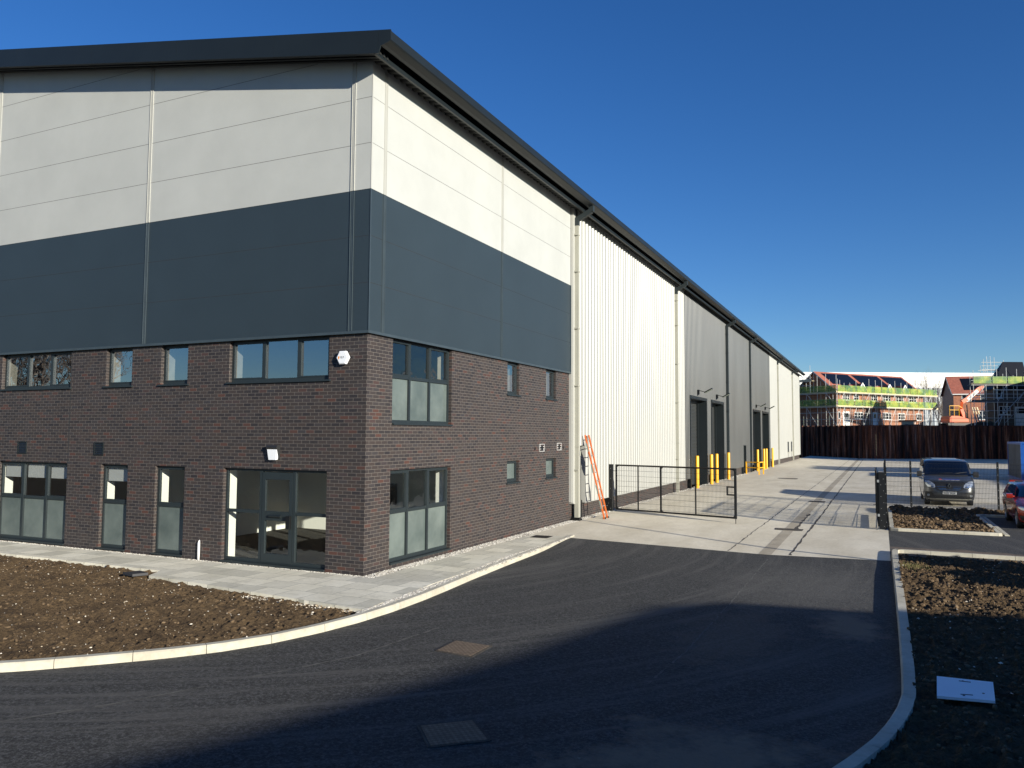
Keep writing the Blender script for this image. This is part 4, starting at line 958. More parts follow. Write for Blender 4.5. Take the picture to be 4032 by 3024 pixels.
m = MB(); a = v.P(.3,1.36); b = v.P(.85,1.40); m.bar((a[0],a[1]-.03,1.37),(b[0]-.03,b[1]-.06,1.44),.016); a = v.P(-.35,1.36); b = v.P(.22,1.37); m.bar((a[0],a[1]-.03,1.37),(b[0],b[1]-.04,1.40),.016); m.build('wiper', M['blackplastic'], v.t)
v.side([(1.30,1.35,2.25),(1.55,1.55,2.25),(1.76,1.72,2.25)], 'side_window', M['glass_car'])
v.wheels((.95,4.05), .83, .335, .22)
m = MB(); m.box(-.5,.5,2.6,3.8,1.975,1.985); m.build('roof_panel', M['render_grey'], v.t)
m = MB(); m.box(-.6,.6,1.5,1.6,.95,1.35); m.box(-.62,-.2,2.3,2.45,.8,1.65); m.box(.2,.62,2.3,2.45,.8,1.65); m.build('seats', M['anth_flat'], v.t)
copy_tree(van.t, (15.0,6.3,-.05), 'unseen copy of the grey van added to shade the near soil bed', rz=R(-115.2))  # unseen, turned along the sun to cast a shadow band on the bed

CT = [(.17,.16,.76),(.24,.06,.83),(.36,.0,.86),(.52,.0,.875),(.62,.03,.885),(.69,.09,.89),(.75,.18,.89),(.82,.42,.885),(.90,.82,.875),(.945,1.08,.865),(.97,1.14,.855),(1.15,1.45,.775),(1.32,1.80,.70),(1.40,2.05,.655),(1.44,2.45,.62)]
car = Veh(CT, 4.05, (.42,.10), (.86,3.35,.31,.35), 'parked_car', M['redpaint'], (14.62,16.75,-.085), 0, 'dark red hatchback parked facing the viewer at the right edge', 'car', rearz=.35)
v = car
v.patch([(.985,-.80,.80),(1.15,-.73,.73),(1.35,-.61,.61)], 'windscreen', M['glass_car'], .012, 16)
v.patch([(.30,-.42,.42),(.42,-.50,.50),(.58,-.44,.44)], 'grille', M['blackplastic'], .014, 12)
for sg in (-1,1):
    hl = v.patch([(.57,sg*.50,sg*.60),(.62,sg*.48,sg*.80),(.68,sg*.52,sg*.865),(.73,sg*.66,sg*.87)], 'headlight', M['lens'], .014, 8)
    v.patch([(.60,sg*.56,sg*.66),(.65,sg*.57,sg*.68)], 'lamp_reflector', M['chrome'], .020, 4, hl)
    fg = v.patch([(.27,sg*.56,sg*.80),(.36,sg*.60,sg*.82),(.44,sg*.72,sg*.84)], 'fog_lamp_surround', M['blackplastic'], .014, 6)
    v.patch([(.31,sg*.64,sg*.71),(.36,sg*.65,sg*.72)], 'fog_lamp', M['lens'], .022, 3, fg)
    m = MB(); x = sg*.98; m.bar((sg*.84,1.45,1.0),(sg*.93,1.42,1.0),.04); m.extr([(1.30,.95),(1.28,1.03),(1.33,1.09),(1.44,1.10),(1.47,.98),(1.42,.93)],'x',x-.10,x+.08); m.build('door_mirror', M['redpaint'], v.t)
v.patch([(.40,-.26,.26),(.50,-.26,.26)], 'number_plate', M['plate'], .026, 4)
v.side([(.96,1.45,3.5),(1.15,1.62,3.45),(1.34,1.95,3.2)], 'side_window', M['glass_car'])
v.side([(.22,1.25,2.95),(.27,1.25,2.95)], 'side_skirt', M['blackplastic'])
v.wheels((.86,3.35), .775, .315, .2)
m = MB(); m.box(-.55,-.15,2.1,2.25,.6,1.2); m.box(.15,.55,2.1,2.25,.6,1.2); m.box(-.7,.7,1.3,1.4,.7,.96); m.build('seats', M['anth_flat'], v.t)
copy_tree(car.t, (13.6,4.7,-.05), 'unseen copy of the red hatchback added to widen the soil bed shadow', rz=R(-115.2))  # second unseen copy, added to make that shadow band wider

# ------------------------------------------------------------------ blue container
t = thing('shipping_container', (18.2,48.8,0), 'blue shipping container standing on the yard at the right edge', 'container')
m = MB(); V = []; k = 0
while 48.95+k*.28 < 54.7: b = 48.95+k*.28; V += [(b,0),(b+.10,0),(b+.14,.04),(b+.24,.04)]; k += 1
for x,s in ((18.2,1),(20.64,-1)): m.grid([[(x+s*h,y,.15) for y,h in V],[(x+s*h,y,2.43) for y,h in V]])
m.build('corrugated_side', M['contside'], t, fix=False)
m = MB()
for x in (18.17,20.57): m.box(x,x+.1,48.8,48.95,0,2.59); m.box(x,x+.1,54.75,54.9,0,2.59); m.box(x,x+.1,48.95,54.75,0,.15); m.box(x,x+.1,48.95,54.75,2.43,2.59)
m.box(18.27,20.57,48.8,48.9,0,.14); m.box(18.27,20.57,48.8,48.9,2.46,2.59); m.box(18.27,20.57,54.8,54.9,0,2.59); m.build('container_frame', M['blue'], t)
for x0 in (18.28,19.43):
    m = MB(); m.box(x0,x0+1.13,48.84,48.88,.15,2.45); dr = m.build('container_door', M['blue'], t)
    m = MB(); m.tube((x0+.3,48.81,.1),(x0+.3,48.81,2.5),.02); m.tube((x0+.8,48.81,.1),(x0+.8,48.81,2.5),.02); m.build('locking_bar', M['steel'], dr)
m = MB(); m.box(18.25,20.6,48.85,54.85,2.52,2.575); m.build('container_roof', M['render_grey'], t)

# ------------------------------------------------------------------ sheet pile wall and building site behind
PL = [(-30,138.7),(9.1,104.4),(62,121.5)]
t = thing('sheet_pile_wall', (9.1,104.4,0), 'tall rusty sheet pile retaining wall closing the far end of the yard', 'retaining wall')
m = MB()
for (a,b) in zip(PL,PL[1:]):
    A = Vector((*a,0)); Bv = Vector((*b,0)); L = (Bv-A).length; d = (Bv-A)/L; n = Vector((d.y,-d.x,0)); s = 0; pts = []; k = 0
    while s < L:
        for ds,o in ((0,0),(.34,0),(.50,.36),(.84,.36),(1.0,0)):
            if s+ds <= L: pts.append((A+d*(s+ds)+n*o, 4.47+.012*math.sin(k*1.7)))
        s += 1.0; k += 1
    m.grid([[(p.x,p.y,-.4) for p,z in pts],[(p.x,p.y,z) for p,z in pts]])
m.build('sheet_piles', M['rust'], t, fix=False)
m = MB()
for a,b in zip(PL,PL[1:]): m.bar((*a,4.36),(*b,4.36),.12,.18)
m.build('capping_rail', M['rust'], t)
mb = MB(); mb.add([(-30,139,4.3),(9.1,104.7,4.3),(62,121.8,4.3),(400,230,4.3),(400,600,4.3),(-400,600,4.3),(-400,139,4.3)], [(0,1,2,3,4,5,6)]); tag(mb.build('terrain', M['sitesoil'], fix=False), kind='structure')
t = thing('guard_rail', (9,105,4.4), 'grey green tubular edge rail along the top of the rusty sheet piles', 'railing')
BC = Vector((.952,.308)); rp = []
for x in (9.9,12.4,14.95,16.0,18.5,21.0,23.6,26.2,29): s = (x-9.1)/.952; rp.append((x-.15, 104.4+s*.308+.5))
rl = [(-3.2,115.7),(-.9,113.7),(1.2,111.9),(2.9,110.4),(5.5,108.1),(8,106.0)]
for x,y in rl+rp:
    m = MB(); m.tube((x,y,4.3),(x,y,5.95),.03,n=6); m.build('rail_post', M['tube_green'], t)
for z in (4.95,5.45):
    m = MB()
    for L_ in (rl+rp,):
        for a,b in zip(L_,L_[1:]): m.tube((*a,z),(*b,z),.026,n=6,caps=False)
    m.build('rail_tube', M['tube_green'], t)

def frame(A, u):
    A = Vector((A[0],A[1],0)); U = Vector((u[0],u[1],0)).normalized(); V = Vector((-U.y,U.x,0))
    return lambda s,d,z: tuple(A+U*s+V*d+Vector((0,0,z)))        # s along the facade, d back into the house
def fb(m, F, s0, s1, d0, d1, z0, z1):
    P = [F(s0,d0,z0),F(s1,d0,z0),F(s1,d1,z0),F(s0,d1,z0),F(s0,d0,z1),F(s1,d0,z1),F(s1,d1,z1),F(s0,d1,z1)]
    m.add(P,[(0,3,2,1),(4,5,6,7),(0,1,5,4),(1,2,6,5),(2,3,7,6),(3,0,4,7)])
def house(F, L, W, z0, ze, zr, label, brick, wins, doors, pv, gablets=(), roofm='tiles', hip=0):
    t = thing('brick_house', F(0,0,z0), label, 'house')
    m = MB(); h = W/2; hr = hip if L > 6 else 0
    m.quad(F(0,0,z0),F(L,0,z0),F(L,0,ze),F(0,0,ze)); m.quad(F(0,W,z0),F(L,W,z0),F(L,W,ze),F(0,W,ze))
    for s in (0,L):
        if hip: m.quad(F(s,0,z0),F(s,W,z0),F(s,W,ze),F(s,0,ze))
        else: m.add([F(s,0,z0),F(s,W,z0),F(s,W,ze),F(s,h,zr-.12),F(s,0,ze)],[(0,1,2,3,4)])
    w = m.build('wall', M[brick], t, fix=False)
    m = MB(); o = .3; zo = ze-(zr-ze)/h*o
    m.quad(F(-.25+0,-o,zo),F(L+.25,-o,zo),F(L+.25-hr,h,zr),F(-.25+hip,h,zr)); m.quad(F(-.25,W+o,zo),F(L+.25,W+o,zo),F(L+.25-hr,h,zr),F(-.25+hip,h,zr))
    m.quad(F(-.25,-o,zo-.12),F(L+.25,-o,zo-.12),F(L+.25-hr,h,zr-.12),F(-.25+hip,h,zr-.12))
    m.add([F(-.25,-o,zo),F(-.25+hip,h,zr),F(-.25+hip,h,zr-.14),F(-.25,-o,zo-.14)],[(0,1,2,3)]); m.add([F(-.25,W+o,zo),F(-.25+hip,h,zr),F(-.25+hip,h,zr-.14),F(-.25,W+o,zo-.14)],[(0,1,2,3)])
    if hip: m.add([F(-.25,-o,zo),F(-.25,W+o,zo),F(-.25+hip,h,zr)],[(0,1,2)])
    rf = m.build('roof', M[roofm], t, fix=False)
    m = MB(); fb(m,F,-.2,L+.2,-o-.08,-o+.02,zo-.16,zo-.02); m.build('gutter', M['whitepaint'], t)
    if not hip:
        m = MB(); m.bar(F(-.3,-o,zo-.1),F(-.3,h,zr-.1),.04,.16); m.bar(F(-.3,h,zr-.1),F(-.3,W+o,zo-.1),.04,.16); m.build('barge_board', M['render_grey'], t)
    def zr_at(d): return ze+(zr-ze)*d/h
    for s0,s1,d0,d1 in pv:
        m = MB(); off = .05
        m.add([F(s0,d0,zr_at(d0)+off),F(s1,d0,zr_at(d0)+off),F(s1,d1,zr_at(d1)+off),F(s0,d1,zr_at(d1)+off)],[(0,1,2,3)])
        p = m.build('solar_panel', M['pv'], rf, fix=False)
    for s0,s1,za,zb in wins:
        m = MB(); n = max(1,round((s1-s0)/.6))
        for a,b,c,d in ((s0,s1,za,za+.08),(s0,s1,zb-.08,zb),(s0,s0+.07,za,zb),(s1-.07,s1,za,zb)): fb(m,F,a,b,-.03,.03,c,d)
        for k in range(1,n): q = s0+(s1-s0)*k/n; fb(m,F,q-.035,q+.035,-.035,.03,za,zb)
        if n > 1: fb(m,F,s0,s1,-.028,.02,(za+zb)/2-.02,(za+zb)/2+.02)
        fb(m,F,s0-.1,s1+.1,-.06,.0,za-.1,za-.01); w_ = m.build('window', M['whitepaint'], t)
        m = MB(); m.quad(F(s0,-.01,za),F(s1,-.01,za),F(s1,-.01,zb),F(s0,-.01,zb)); m.build('pane', M['pv'], w_, fix=False)
    for s0,s1,za,zb in doors:
        m = MB(); fb(m,F,s0,s1,-.04,.03,za,zb); d_ = m.build('door', M['whitepaint'], t)
        m = MB(); fb(m,F,s0+.2,s1-.2,-.045,-.04,zb-.9,zb-.25); m.build('door_glazing', M['pv'], d_)
    for s,wd in gablets:
        m = MB(); ap = ze+1.2
        m.add([F(s-wd,-.4,ze-.15),F(s+wd,-.4,ze-.15),F(s,-.4,ap),F(s,1.7,ap)],[(0,2,3),(1,3,2)]); mg = MB(); mg.add([F(s-wd,-.38,ze-.15),F(s+wd,-.38,ze-.15),F(s,-.38,ap)],[(0,1,2)]); g = m.build('dormer_gable', M['tiles'], t, fix=False); mg.build('gable_face', M['render_grey'], g, fix=False)
        m = MB(); m.bar(F(s-wd-.05,-.45,ze-.15),F(s,-.45,ap+.05),.05,.13); m.bar(F(s+wd+.05,-.45,ze-.15),F(s,-.45,ap+.05),.05,.13); m.build('barge_board', M['whitepaint'], g)
    return t
F1 = frame((3.7,115.2),(.594,.805))
house(F1, 20.9, 8.0, 4.3, 9.95, 13.05, 'red brick terrace with black solar panels and three white dormer gables behind scaffolding', 'redbrick',
      [(1.42,2.93,8.5,9.35),(3.86,5.14,8.5,9.35),(7.96,9.55,8.5,9.4),(10.77,12.71,8.5,9.4),(13.97,15.95,8.5,9.4),(17.24,19.13,8.5,9.4),(4.03,6.09,5.6,6.7),(10.7,12.73,5.6,6.7),(14.45,16.11,5.6,6.7),(19.0,20.4,5.6,6.7),(.35,.85,5.6,6.7)],
      [(1.35,2.85,4.35,6.72),(8.26,9.3,4.35,6.7)],
      [(1.0,7.2,1.3,3.6),(2.6,4.4,.2,1.3),(8.0,14.3,1.3,3.6),(8.0,10.6,.3,1.3),(15.0,20.6,1.1,3.6),(18.0,20.6,.3,1.1)], [(5.49,1.05),(11.97,1.05),(15.76,1.05)])
F2 = frame((21.13,140.4),(.99,.12))
house(F2, 13, 9.0, 4.3, 10.5, 13.6, 'red brick house with a black solar array right of the bare tree', 'redbrick',
      [(1.24,2.7,9.0,10.1),(4.07,5.5,9.0,10.1),(8.1,9.6,9.0,10.1),(3.7,6.0,5.9,7.35)], [(8.2,9.3,4.35,6.9)], [(1.8,5.8,.6,3.8)])
F3 = frame((23.9,111.6),(.905,.425))
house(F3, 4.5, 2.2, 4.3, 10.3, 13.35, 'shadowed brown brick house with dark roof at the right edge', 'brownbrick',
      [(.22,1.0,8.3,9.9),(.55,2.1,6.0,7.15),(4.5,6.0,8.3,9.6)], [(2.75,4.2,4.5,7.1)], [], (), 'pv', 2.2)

def scaffold(F, runs, lifts, label, s_list, z0, top, back=0.0, nets=True, brace=True, d=-.95, decks=True):
    t = thing('scaffold', F(s_list[0],d,z0), label, 'scaffold', 'scaffolds round the new houses')
    rr = random.Random(len(label))
    for s in s_list:
        m = MB(); h = top+rr.uniform(-.1,.9); m.tube(F(s,d,z0),F(s,d,h),.036,n=5); m.tube(F(s+.05,d+.85,z0),F(s+.05,d+.85,h-.8),.036,n=5); m.build('standard', M['tubes'], t)
    a, b = s_list[0]-.3, s_list[-1]+.3
    for li, z in enumerate(lifts):
        m = MB()
        for dz in (-.1,.5,1.0): m.tube(F(a,d-.02,z+dz),F(b,d-.02,z+dz),.03,n=5)
        m.tube(F(a,d+.85,z-.1),F(b,d+.85,z-.1),.03,n=5); m.build('ledger', M['tubes'], t)
        if decks: m = MB(); fb(m,F,a,b,d,d+.8,z-.05,z); fb(m,F,a,b,d-.06,d-.03,z-.02,z+.2); m.build('board_deck', M[decks if isinstance(decks,str) else 'board'], t)
        if nets is True or (nets is not False and li in nets):
            m = MB(); s = s_list[0]; 
            while s < s_list[-1]-.3:
                w = rr.uniform(1.6,2.6)
                m = MB(); fb(m,F,s,min(s+w-.12,s_list[-1]),d-.11,d-.09,z+.12,z+1.08); m.build('brick_guard', M['green_net'], t)
                s += w
    m = MB()
    for z in [z0+1.2,z0+2.2]: m.tube(F(a,d,z),F(b,d,z),.03,n=5)
    if brace:
        for k in range(0,len(s_list)-1,2): m.tube(F(s_list[k],d-.05,z0+.2),F(s_list[k+1],d-.05,lifts[0]-.1),.033,n=5); m.tube(F(s_list[k],d-.05,lifts[0]),F(s_list[k+1],d-.05,lifts[-1]),.033,n=5)
    m.build('brace', M['tubes'], t)
    return t
def net_mat():
    t = NT('perforated_green_guard'); n = t.n; v = t.coord(); c = t.ramp(t.noise(v,.9,3),[(.38,(.10,.22,.08)),(.5,(.22,.36,.05)),(.62,(.42,.48,.08))])
    d = t.b; t.set(c,.6); tr = t.new('ShaderNodeBsdfTransparent'); mx = t.new('ShaderNodeMixShader'); mx.inputs[0].default_value = .48
    t.link(tr.outputs[0],mx.inputs[1]); t.link(d.outputs[0],mx.inputs[2]); t.link(mx.outputs[0],t.out.inputs['Surface']); return t.m
M['green_net'] = net_mat()
scaffold(F1, None, (7.45,9.55), 'long scaffold with green guards across the sunny front of the terrace', [-.9,.6,1.9,3.3,4.8,6.3,7.8,9.3,10.9,12.5,14.0,15.5,17.0,18.4,20.0,21.6,23.0], 4.3, 11.0)
Fg = frame((3.7,115.2),(.805,-.594))
Fg = (lambda G: (lambda s,d,z: G(-s, -d*-1, z)))(frame((3.7,115.2),(.594,.805)))
def Fgab(s,d,z): return F1(d, s, z)
scaffold(Fgab, None, (7.45,9.55), 'scaffold with green guards round the shaded gable end of the terrace', [-.8,1.1,2.7,4.8,7.1,8.9], 4.3, 11.6, brace=True)
m_t = scaffold(Fgab, None, (11.55,), 'small upper scaffold platform at the gable peak of the terrace', [3.9,6.0,7.9,9.3], 9.6, 13.1, nets=False, brace=False, d=-1.1)
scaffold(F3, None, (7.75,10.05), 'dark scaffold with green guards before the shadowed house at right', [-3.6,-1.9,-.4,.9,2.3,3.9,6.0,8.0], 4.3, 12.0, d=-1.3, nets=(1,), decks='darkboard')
scaffold(frame((22.6,113.5),(.905,.425)), None, (11.3,12.3), 'high tube scaffold tower left of the shadowed house', [-.2,1.3,2.6], 4.3, 13.6, nets=False, brace=False, decks=False)
t = thing('access_ladder', (23.2,111.4,11.2), 'pale aluminium ladder rising above the high scaffold tower', 'ladder')
for dx in (0,.45):
    m = MB(); m.tube((23.15+dx,111.2+dx*.4,11.2),(23.05+dx,111.2+dx*.4,14.0),.028,n=6); m.build('stile', M['render_grey'], t)
for k in range(8):
    m = MB(); z = 11.5+k*.32; m.tube((23.13,111.2,z),(23.57,111.38,z),.014,n=5); m.build('rung', M['render_grey'], t)
t = thing('loading_ramp', F3(-1,-1.6,4.4), 'long diagonal scaffold brace across the shadowed house', 'brace')
m = MB(); m.tube(F3(-1.2,-1.9,4.8),F3(4.2,-1.9,10.4),.045,n=6); m.build('brace_tube', M['steel'], t)
m = MB(); m.tube(F3(.2,-1.7,4.8),F3(5.2,-1.7,9.7),.03,n=6); m.build('handrail', M['steel'], t)

# excavator
t = thing('excavator', (20,130,4.3), 'orange excavator with raised boom and white lettering panel before the brick house', 'excavator')
def X(s,z,d=0): return (19.05+1.1*(s*.905-d*.425), 129.4+1.1*(s*.425+d*.905), 2.92+(z-2.92)*1.1 if z > 4.45 else 4.3)
m = MB(); P = [(0,5.0),(.05,5.75),(.3,5.95),(1.3,5.95),(2.0,5.75),(2.7,5.5),(2.75,5.1)]
n = len(P); m.add([X(s,z,-1.2) for s,z in P]+[X(s,z,1.2) for s,z in P],[(i,(i+1)%n,n+(i+1)%n,n+i) for i in range(n)]+[tuple(range(n)),tuple(range(n,2*n))]); m.build('engine_cover', M['excav'], t)
m = MB(); P = [(2.1,5.4),(2.15,7.0),(2.9,7.05),(3.4,6.3),(3.4,5.4)]; n = len(P)
m.add([X(s,z,.3) for s,z in P]+[X(s,z,1.2) for s,z in P],[(i,(i+1)%n,n+(i+1)%n,n+i) for i in range(n)]+[tuple(range(n)),tuple(range(n,2*n))]); cb = m.build('cab', M['pv'], t)
m = MB()
for a,b in (((0.1,5.95),(.1,7.4)),((.75,5.95),(.75,7.4)),((1.45,5.95),(1.45,7.4)),((.1,7.4),(1.45,7.4)),((.1,6.8),(1.45,6.8)),((1.45,7.4),(1.9,7.1))): m.bar(X(a[0],a[1],-1.1),X(b[0],b[1],-1.1),.07)
m.build('safety_rail', M['yellow'], t)
def boomseg(pts, w, name, mat, d=0, th=.4, parent=None):
    m = MB()
    for (a,b),ww in zip(zip(pts,pts[1:]),w): m.bar(X(a[0],a[1],d),X(b[0],b[1],d),th,ww)
    return m.build(name, mat, parent or t)
bm_ = boomseg([(2.9,5.4),(2.35,7.0),(2.5,8.0),(3.3,8.5),(5.1,10.0),(5.8,10.25),(6.9,10.1)],[.5,.62,.6,.62,.55,.45],'boom',M['excav'])
m = MB(); m.bar(X(3.25,8.35,-.23),X(4.75,9.65,-.23),.02,.50); pn = m.build('lettering_panel', M['whitepaint'], bm_)
cam_r = Vector((.905,.425,0)); 
ang = math.atan2(1.3,1.5); mtx = Matrix.Translation(Vector(X(4.0,9.0,-.26))-Vector(t.location)) @ Matrix(((.905*math.cos(ang),-.905*math.sin(ang),.425,0),(.425*math.cos(ang),-.425*math.sin(ang),-.905,0),(math.sin(ang),math.cos(ang),0,0),(0,0,0,1)))
text_mesh('DOOSAN', .48, 'boom_lettering', M['blackplastic'], bm_, mtx)
boomseg([(3.1,5.6),(3.0,7.6)],[.16],'ram',M['chrome'],-.35,.16); boomseg([(6.8,10.1),(7.4,8.6),(7.5,7.4)],[.4,.34],'dipper_arm',M['excav'],0,.3)
m = MB()
for d in (-1.0,1.0): m.add([X(s,z,d-.3) for s,z in ((-.2,4.4),(-.3,4.9),(3.3,4.9),(3.5,4.4))]+[X(s,z,d+.3) for s,z in ((-.2,4.4),(-.3,4.9),(3.3,4.9),(3.5,4.4))],[(0,1,2,3),(4,5,6,7),(0,1,5,4),(1,2,6,5),(2,3,7,6),(3,0,4,7)])
m.build('track', M['blackplastic'], t)
# spoil heaps and stacked materials on the site edge
def heap(x,y,rx,ry,h,label):
    t = thing('spoil_heap', (x,y,4.3), label, 'earth heap', 'dark earth heaps on the building site'); m = MB(); G = []
    for j in range(9):
        G.append([(x+rx*(i/9*2-1), y+ry*(j/8*2-1), 4.28+h*max(0,1-((i/9*2-1)**2+(j/8*2-1)**2))*(.8+.5*noise.noise(Vector((x+i*.7,y+j*.7,1))))) for i in range(10)])
    m.grid(G); m.build('earth', M['sitesoil'], t, fix=False)
heap(8.5,109.5,3,1.4,.3,'dark earth heap before the sunny front of the terrace'); heap(13.5,111.5,3.4,1.6,.4,'dark earth heap left of the excavator'); heap(22.5,112.0,2.6,1.2,1.0,'dark earth heap below the excavator boom')
t = thing('timber_stack', (13.4,118.5,4.3), 'bright orange and yellow stacked sheets on the site beside the terrace', 'stack')
m = MB(); m.box(12.2,14.6,117.9,118.9,5.2,5.42); m.build('sheet', M['orange'], t); m = MB(); m.box(12.6,14.2,117.8,118.8,4.3,5.2); m.build('pallet', M['timber'], t)
t = thing('leaning_planks', (23.5,119,4.3), 'pale timber planks propped beside the excavator', 'planks')
for k in range(3):
    m = MB(); m.bar((22.6+k*.35,119.2,4.4),(22.0+k*.3,119.9,7.3),.22,.05); m.build('plank', M['timber'], t)

# far warehouse -----------------------------------------------------
t = thing('far_warehouse', (0,214,4.3), 'huge white warehouse filling the skyline behind the building site', 'warehouse')
A = Vector((-150,143.5)); Bv = Vector((120,270.3)); 
m = MB(); m.add([(A.x,A.y,16),(Bv.x,Bv.y,16),(Bv.x,Bv.y,20.1),(A.x,A.y,20.1),(Bv.x-20,Bv.y+40,20.1),(A.x-20,A.y+40,20.1)],[(0,1,2,3),(3,2,4,5)]); m.build('white_cladding', M['bg_white'], t, fix=False)
m = MB(); d = (Bv-A).normalized(); n2 = Vector((d.y,-d.x)); L = (Bv-A).length; pts = []; s = 0
while s < L: pts += [A+d*s, A+d*(s+.6), A+d*(s+.75)+n2*.25, A+d*(s+1.1)+n2*.25]; s += 1.25
m.grid([[(p.x,p.y,4.0) for p in pts],[(p.x,p.y,16.0) for p in pts]]); m.build('grey_sheeting', M['render_grey'], t, fix=False)
m = MB()
for z in (16.9,17.8,18.7,19.6): m.bar((A.x+n2.x*.03,A.y+n2.y*.03,z),(Bv.x+n2.x*.03,Bv.y+n2.y*.03,z),.05)
m.build('panel_joint', M['cream_pipe'], t)

# bare trees ----------------------------------------------------------
def tree(loc, H, seed, label, group, spread=.5, levels=5, cat='tree', name='bare_tree'):
    t = thing(name, loc, label, cat, group, 0, True); r = random.Random(seed); tr = MB(); cr = MB()
    def grow(p, d, l, rad, lev, dst):
        segs = 3
        for k in range(segs):
            d = (d+Vector((r.uniform(-.16,.16),r.uniform(-.16,.16),r.uniform(-.02,.12)))).normalized(); q = p+d*(l/segs)
            dst.tube(p,q,rad*(1-.22*k),rad*(1-.22*(k+1)),n=5 if lev < 3 else 3,caps=False); p = q
            if lev < levels and k >= (1 if lev == 0 else 0):
                for _ in range(2 if lev else 3):
                    a = r.uniform(0,6.3); s = Vector((math.cos(a),math.sin(a),r.uniform(.2,.9))).normalized()
                    grow(p, (d*(1-spread)+s*spread).normalized(), l*r.uniform(.45,.66), max(.008,rad*.45), lev+1, cr)
    grow(Vector((0,0,0)), Vector((0,0,1)), H*.62, H*.018, 0, tr)
    tr.build('trunk', M['bark'], t, fix=False); cr.build('crown', M['bark'], t, fix=False); return t
T1 = tree((19.0,173.2,4.3), 9.0, 2, 'leafless tree against the white warehouse, tallest one left of the brick house', 'bare trees before the far warehouse', .42, 4)
T2 = copy_tree(T1, (17.2,172.0,3.6), 'leafless tree just right of the terrace roof end', 1.7)
copy_tree(T1, (21.4,168,1.0), 'low leafless tree in the gap between the two brick houses', 3.1)
copy_tree(T1, (19.4,160,1.6), 'bare scrub tree behind the scaffold end', 4.4)
# trees on the road side behind the viewer, seen mirrored in the upper windows
T3 = tree((-41,-20,-.3), 10.5, 5, 'bare roadside tree reflected in the upper left window', 'bare roadside trees', .5, 4)
copy_tree(T3, (-45,-23,-.3), 'bare roadside tree beyond the first reflected tree', 2.0); copy_tree(T3, (-38.5,-21,-1.2), 'lower bare roadside tree nearest the road', 4.0); copy_tree(T3, (-48,-22,-.3), 'bare roadside tree farthest along the road', 5.2)
copy_tree(T3, (-43,-18.5,-.8), 'bare roadside tree set back from the others', 3.3); copy_tree(T3, (-40,-24,-.8), 'bare roadside tree in the middle of the row', 1.2)

# unseen blocks outside the picture, sized and placed for their shadows and one reflection
def block(pts, h, label, mat, name='unseen_block'):
    cx = sum(p[0] for p in pts)/len(pts); cy = sum(p[1] for p in pts)/len(pts); t = thing(name, (cx,cy,0), label, 'building')
    n = len(pts); m = MB(); m.add([(x,y,-.3) for x,y in pts]+[(x,y,h) for x,y in pts],[(i,(i+1)%n,n+(i+1)%n,n+i) for i in range(n)]); m.build('wall', mat, t)
    m = MB(); m.add([(x,y,h) for x,y in pts],[tuple(range(n))]); m.build('roof', M['anth_flat'], t, fix=False)
SX, SY, SZ = 1.0, -.47, .285
h = 5.0; k = (h+.1)/SZ; sh = lambda x,y: (x+k*SX, y+k*SY)
P0 = sh(5.95,.35); Pm = sh(7.0,1.25); Pa = sh(9.6,1.65); Pb = sh(30,7.5); Pc = sh(36,-30); Pd = sh(-1,-38); Pe = sh(1.2,-13); Pf = sh(3.6,-7.6); Pg = sh(5.0,-3.6)  # footprint is the road shadow outline lifted along the sun direction
block([P0,Pm,Pa,Pb,Pc,Pd,Pe,Pf,Pg], h, 'grey neighbouring unit outside the picture, shaped to fit its road shadow', M['render_grey'])
block([(30,84),(60,84),(60,111.5),(30,111.5)], 11.2, 'unseen block added to shade the sheet piles and the far yard', M['render_grey'])  # added to keep the pile wall and yard end in shade
block([(36,49),(58,49),(58,57),(36,57)], 9.2, 'unseen block added to throw a shadow band across the far yard', M['render_grey'])  # added only as caster of the distant shadow band
block([(48,8),(62,8),(62,44),(48,44)], 9.0, 'dark unit opposite the long wall, outside the picture', M['anth_flat'])
t = thing('lamp_column', (13.6,5.9,0), 'slim lamp column just outside the picture', 'lamp post')
m = MB(); m.tube((13.6,5.9,0),(13.6,5.9,6),.07,.05,n=10); m.build('column', M['steel'], t); m = MB(); m.bar((13.6,5.9,6),(13.1,6.2,6.1),.2,.08); m.build('lantern', M['steel'], t)

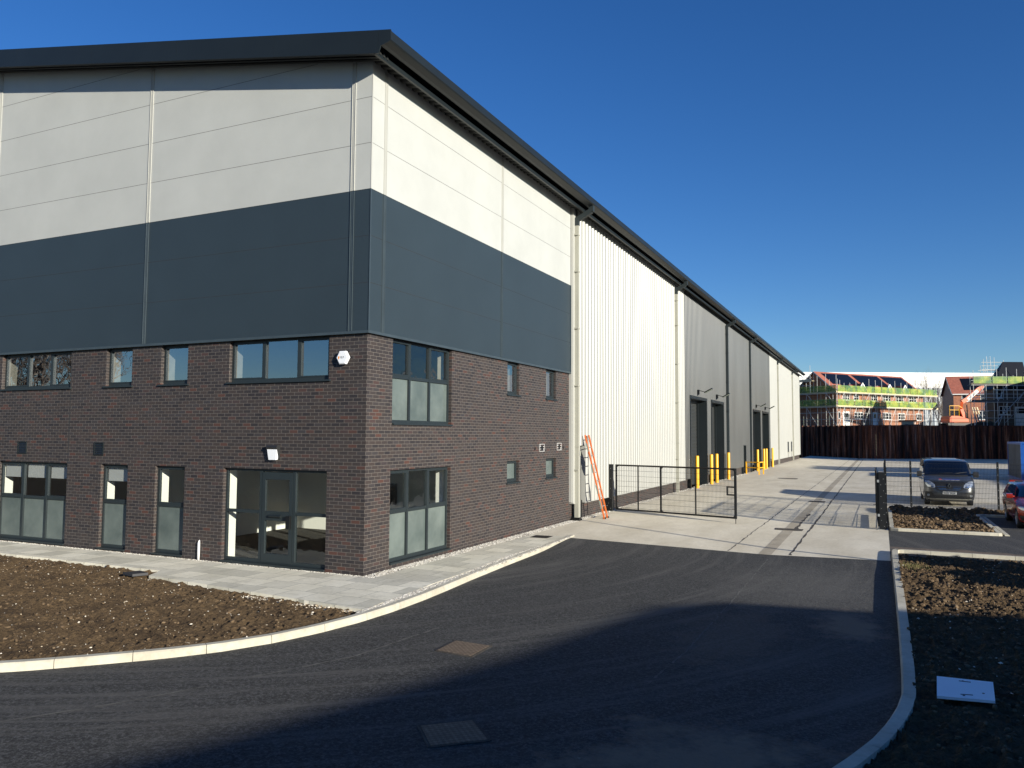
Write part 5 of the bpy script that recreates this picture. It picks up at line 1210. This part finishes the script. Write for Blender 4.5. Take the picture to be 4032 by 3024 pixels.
# ------------------------------------------------------------------ camera, sun, sky
cam = bpy.data.cameras.new('camera'); co = bpy.data.objects.new('camera', cam); COL.objects.link(co); scn.camera = co
yaw, pit, rol = R(-25.165), R(3.688), R(.309)
d = Vector((math.sin(yaw)*math.cos(pit), math.cos(yaw)*math.cos(pit), math.sin(pit))); r = Vector((math.cos(yaw),-math.sin(yaw),0)); u = r.cross(d)
r2 = r*math.cos(rol)+u*math.sin(rol); u2 = -r*math.sin(rol)+u*math.cos(rol)
co.matrix_world = Matrix(((r2.x,u2.x,-d.x,9.7011),(r2.y,u2.y,-d.y,-13.5112),(r2.z,u2.z,-d.z,2.9239),(0,0,0,1)))
cam.sensor_width = 36; cam.lens = 3087.46/4032*36; cam.clip_end = 2000; cam.clip_start = .1
S = Vector((SX,SY,SZ)).normalized(); el = math.asin(S.z); rot = math.atan2(S.x,S.y)
sun = bpy.data.lights.new('sun','SUN'); sun.energy = 4.9; sun.angle = R(.53); sun.color = (1,.94,.80); so = bpy.data.objects.new('sun',sun); COL.objects.link(so)
so.rotation_euler = S.to_track_quat('Z','Y').to_euler(); so.location = (20,-20,30)
wd = bpy.data.worlds.new('World'); scn.world = wd; wd.use_nodes = True; nt = wd.node_tree
bg = nt.nodes['Background']; sky = nt.nodes.new('ShaderNodeTexSky'); sky.sky_type = 'NISHITA'; sky.sun_disc = False; sky.sun_elevation = el; sky.sun_rotation = rot
sky.altitude = 0; sky.air_density = 1.0; sky.dust_density = 0; sky.ozone_density = 5.0
hs = nt.nodes.new('ShaderNodeHueSaturation'); hs.inputs['Saturation'].default_value = 1.15; hs.inputs['Hue'].default_value = .511; hs.inputs['Value'].default_value = 1.0; nt.links.new(sky.outputs[0], hs.inputs['Color']); nt.links.new(hs.outputs[0], bg.inputs['Color']); bg.inputs['Strength'].default_value = .078
scn.view_settings.view_transform = 'Standard'; scn.view_settings.look = 'None'; scn.view_settings.gamma = 1; scn.view_settings.exposure = .75
scn.render.resolution_x = 1024; scn.render.resolution_y = 768
try:
    scn.cycles.max_bounces = 8; scn.cycles.transparent_max_bounces = 16
except Exception: pass
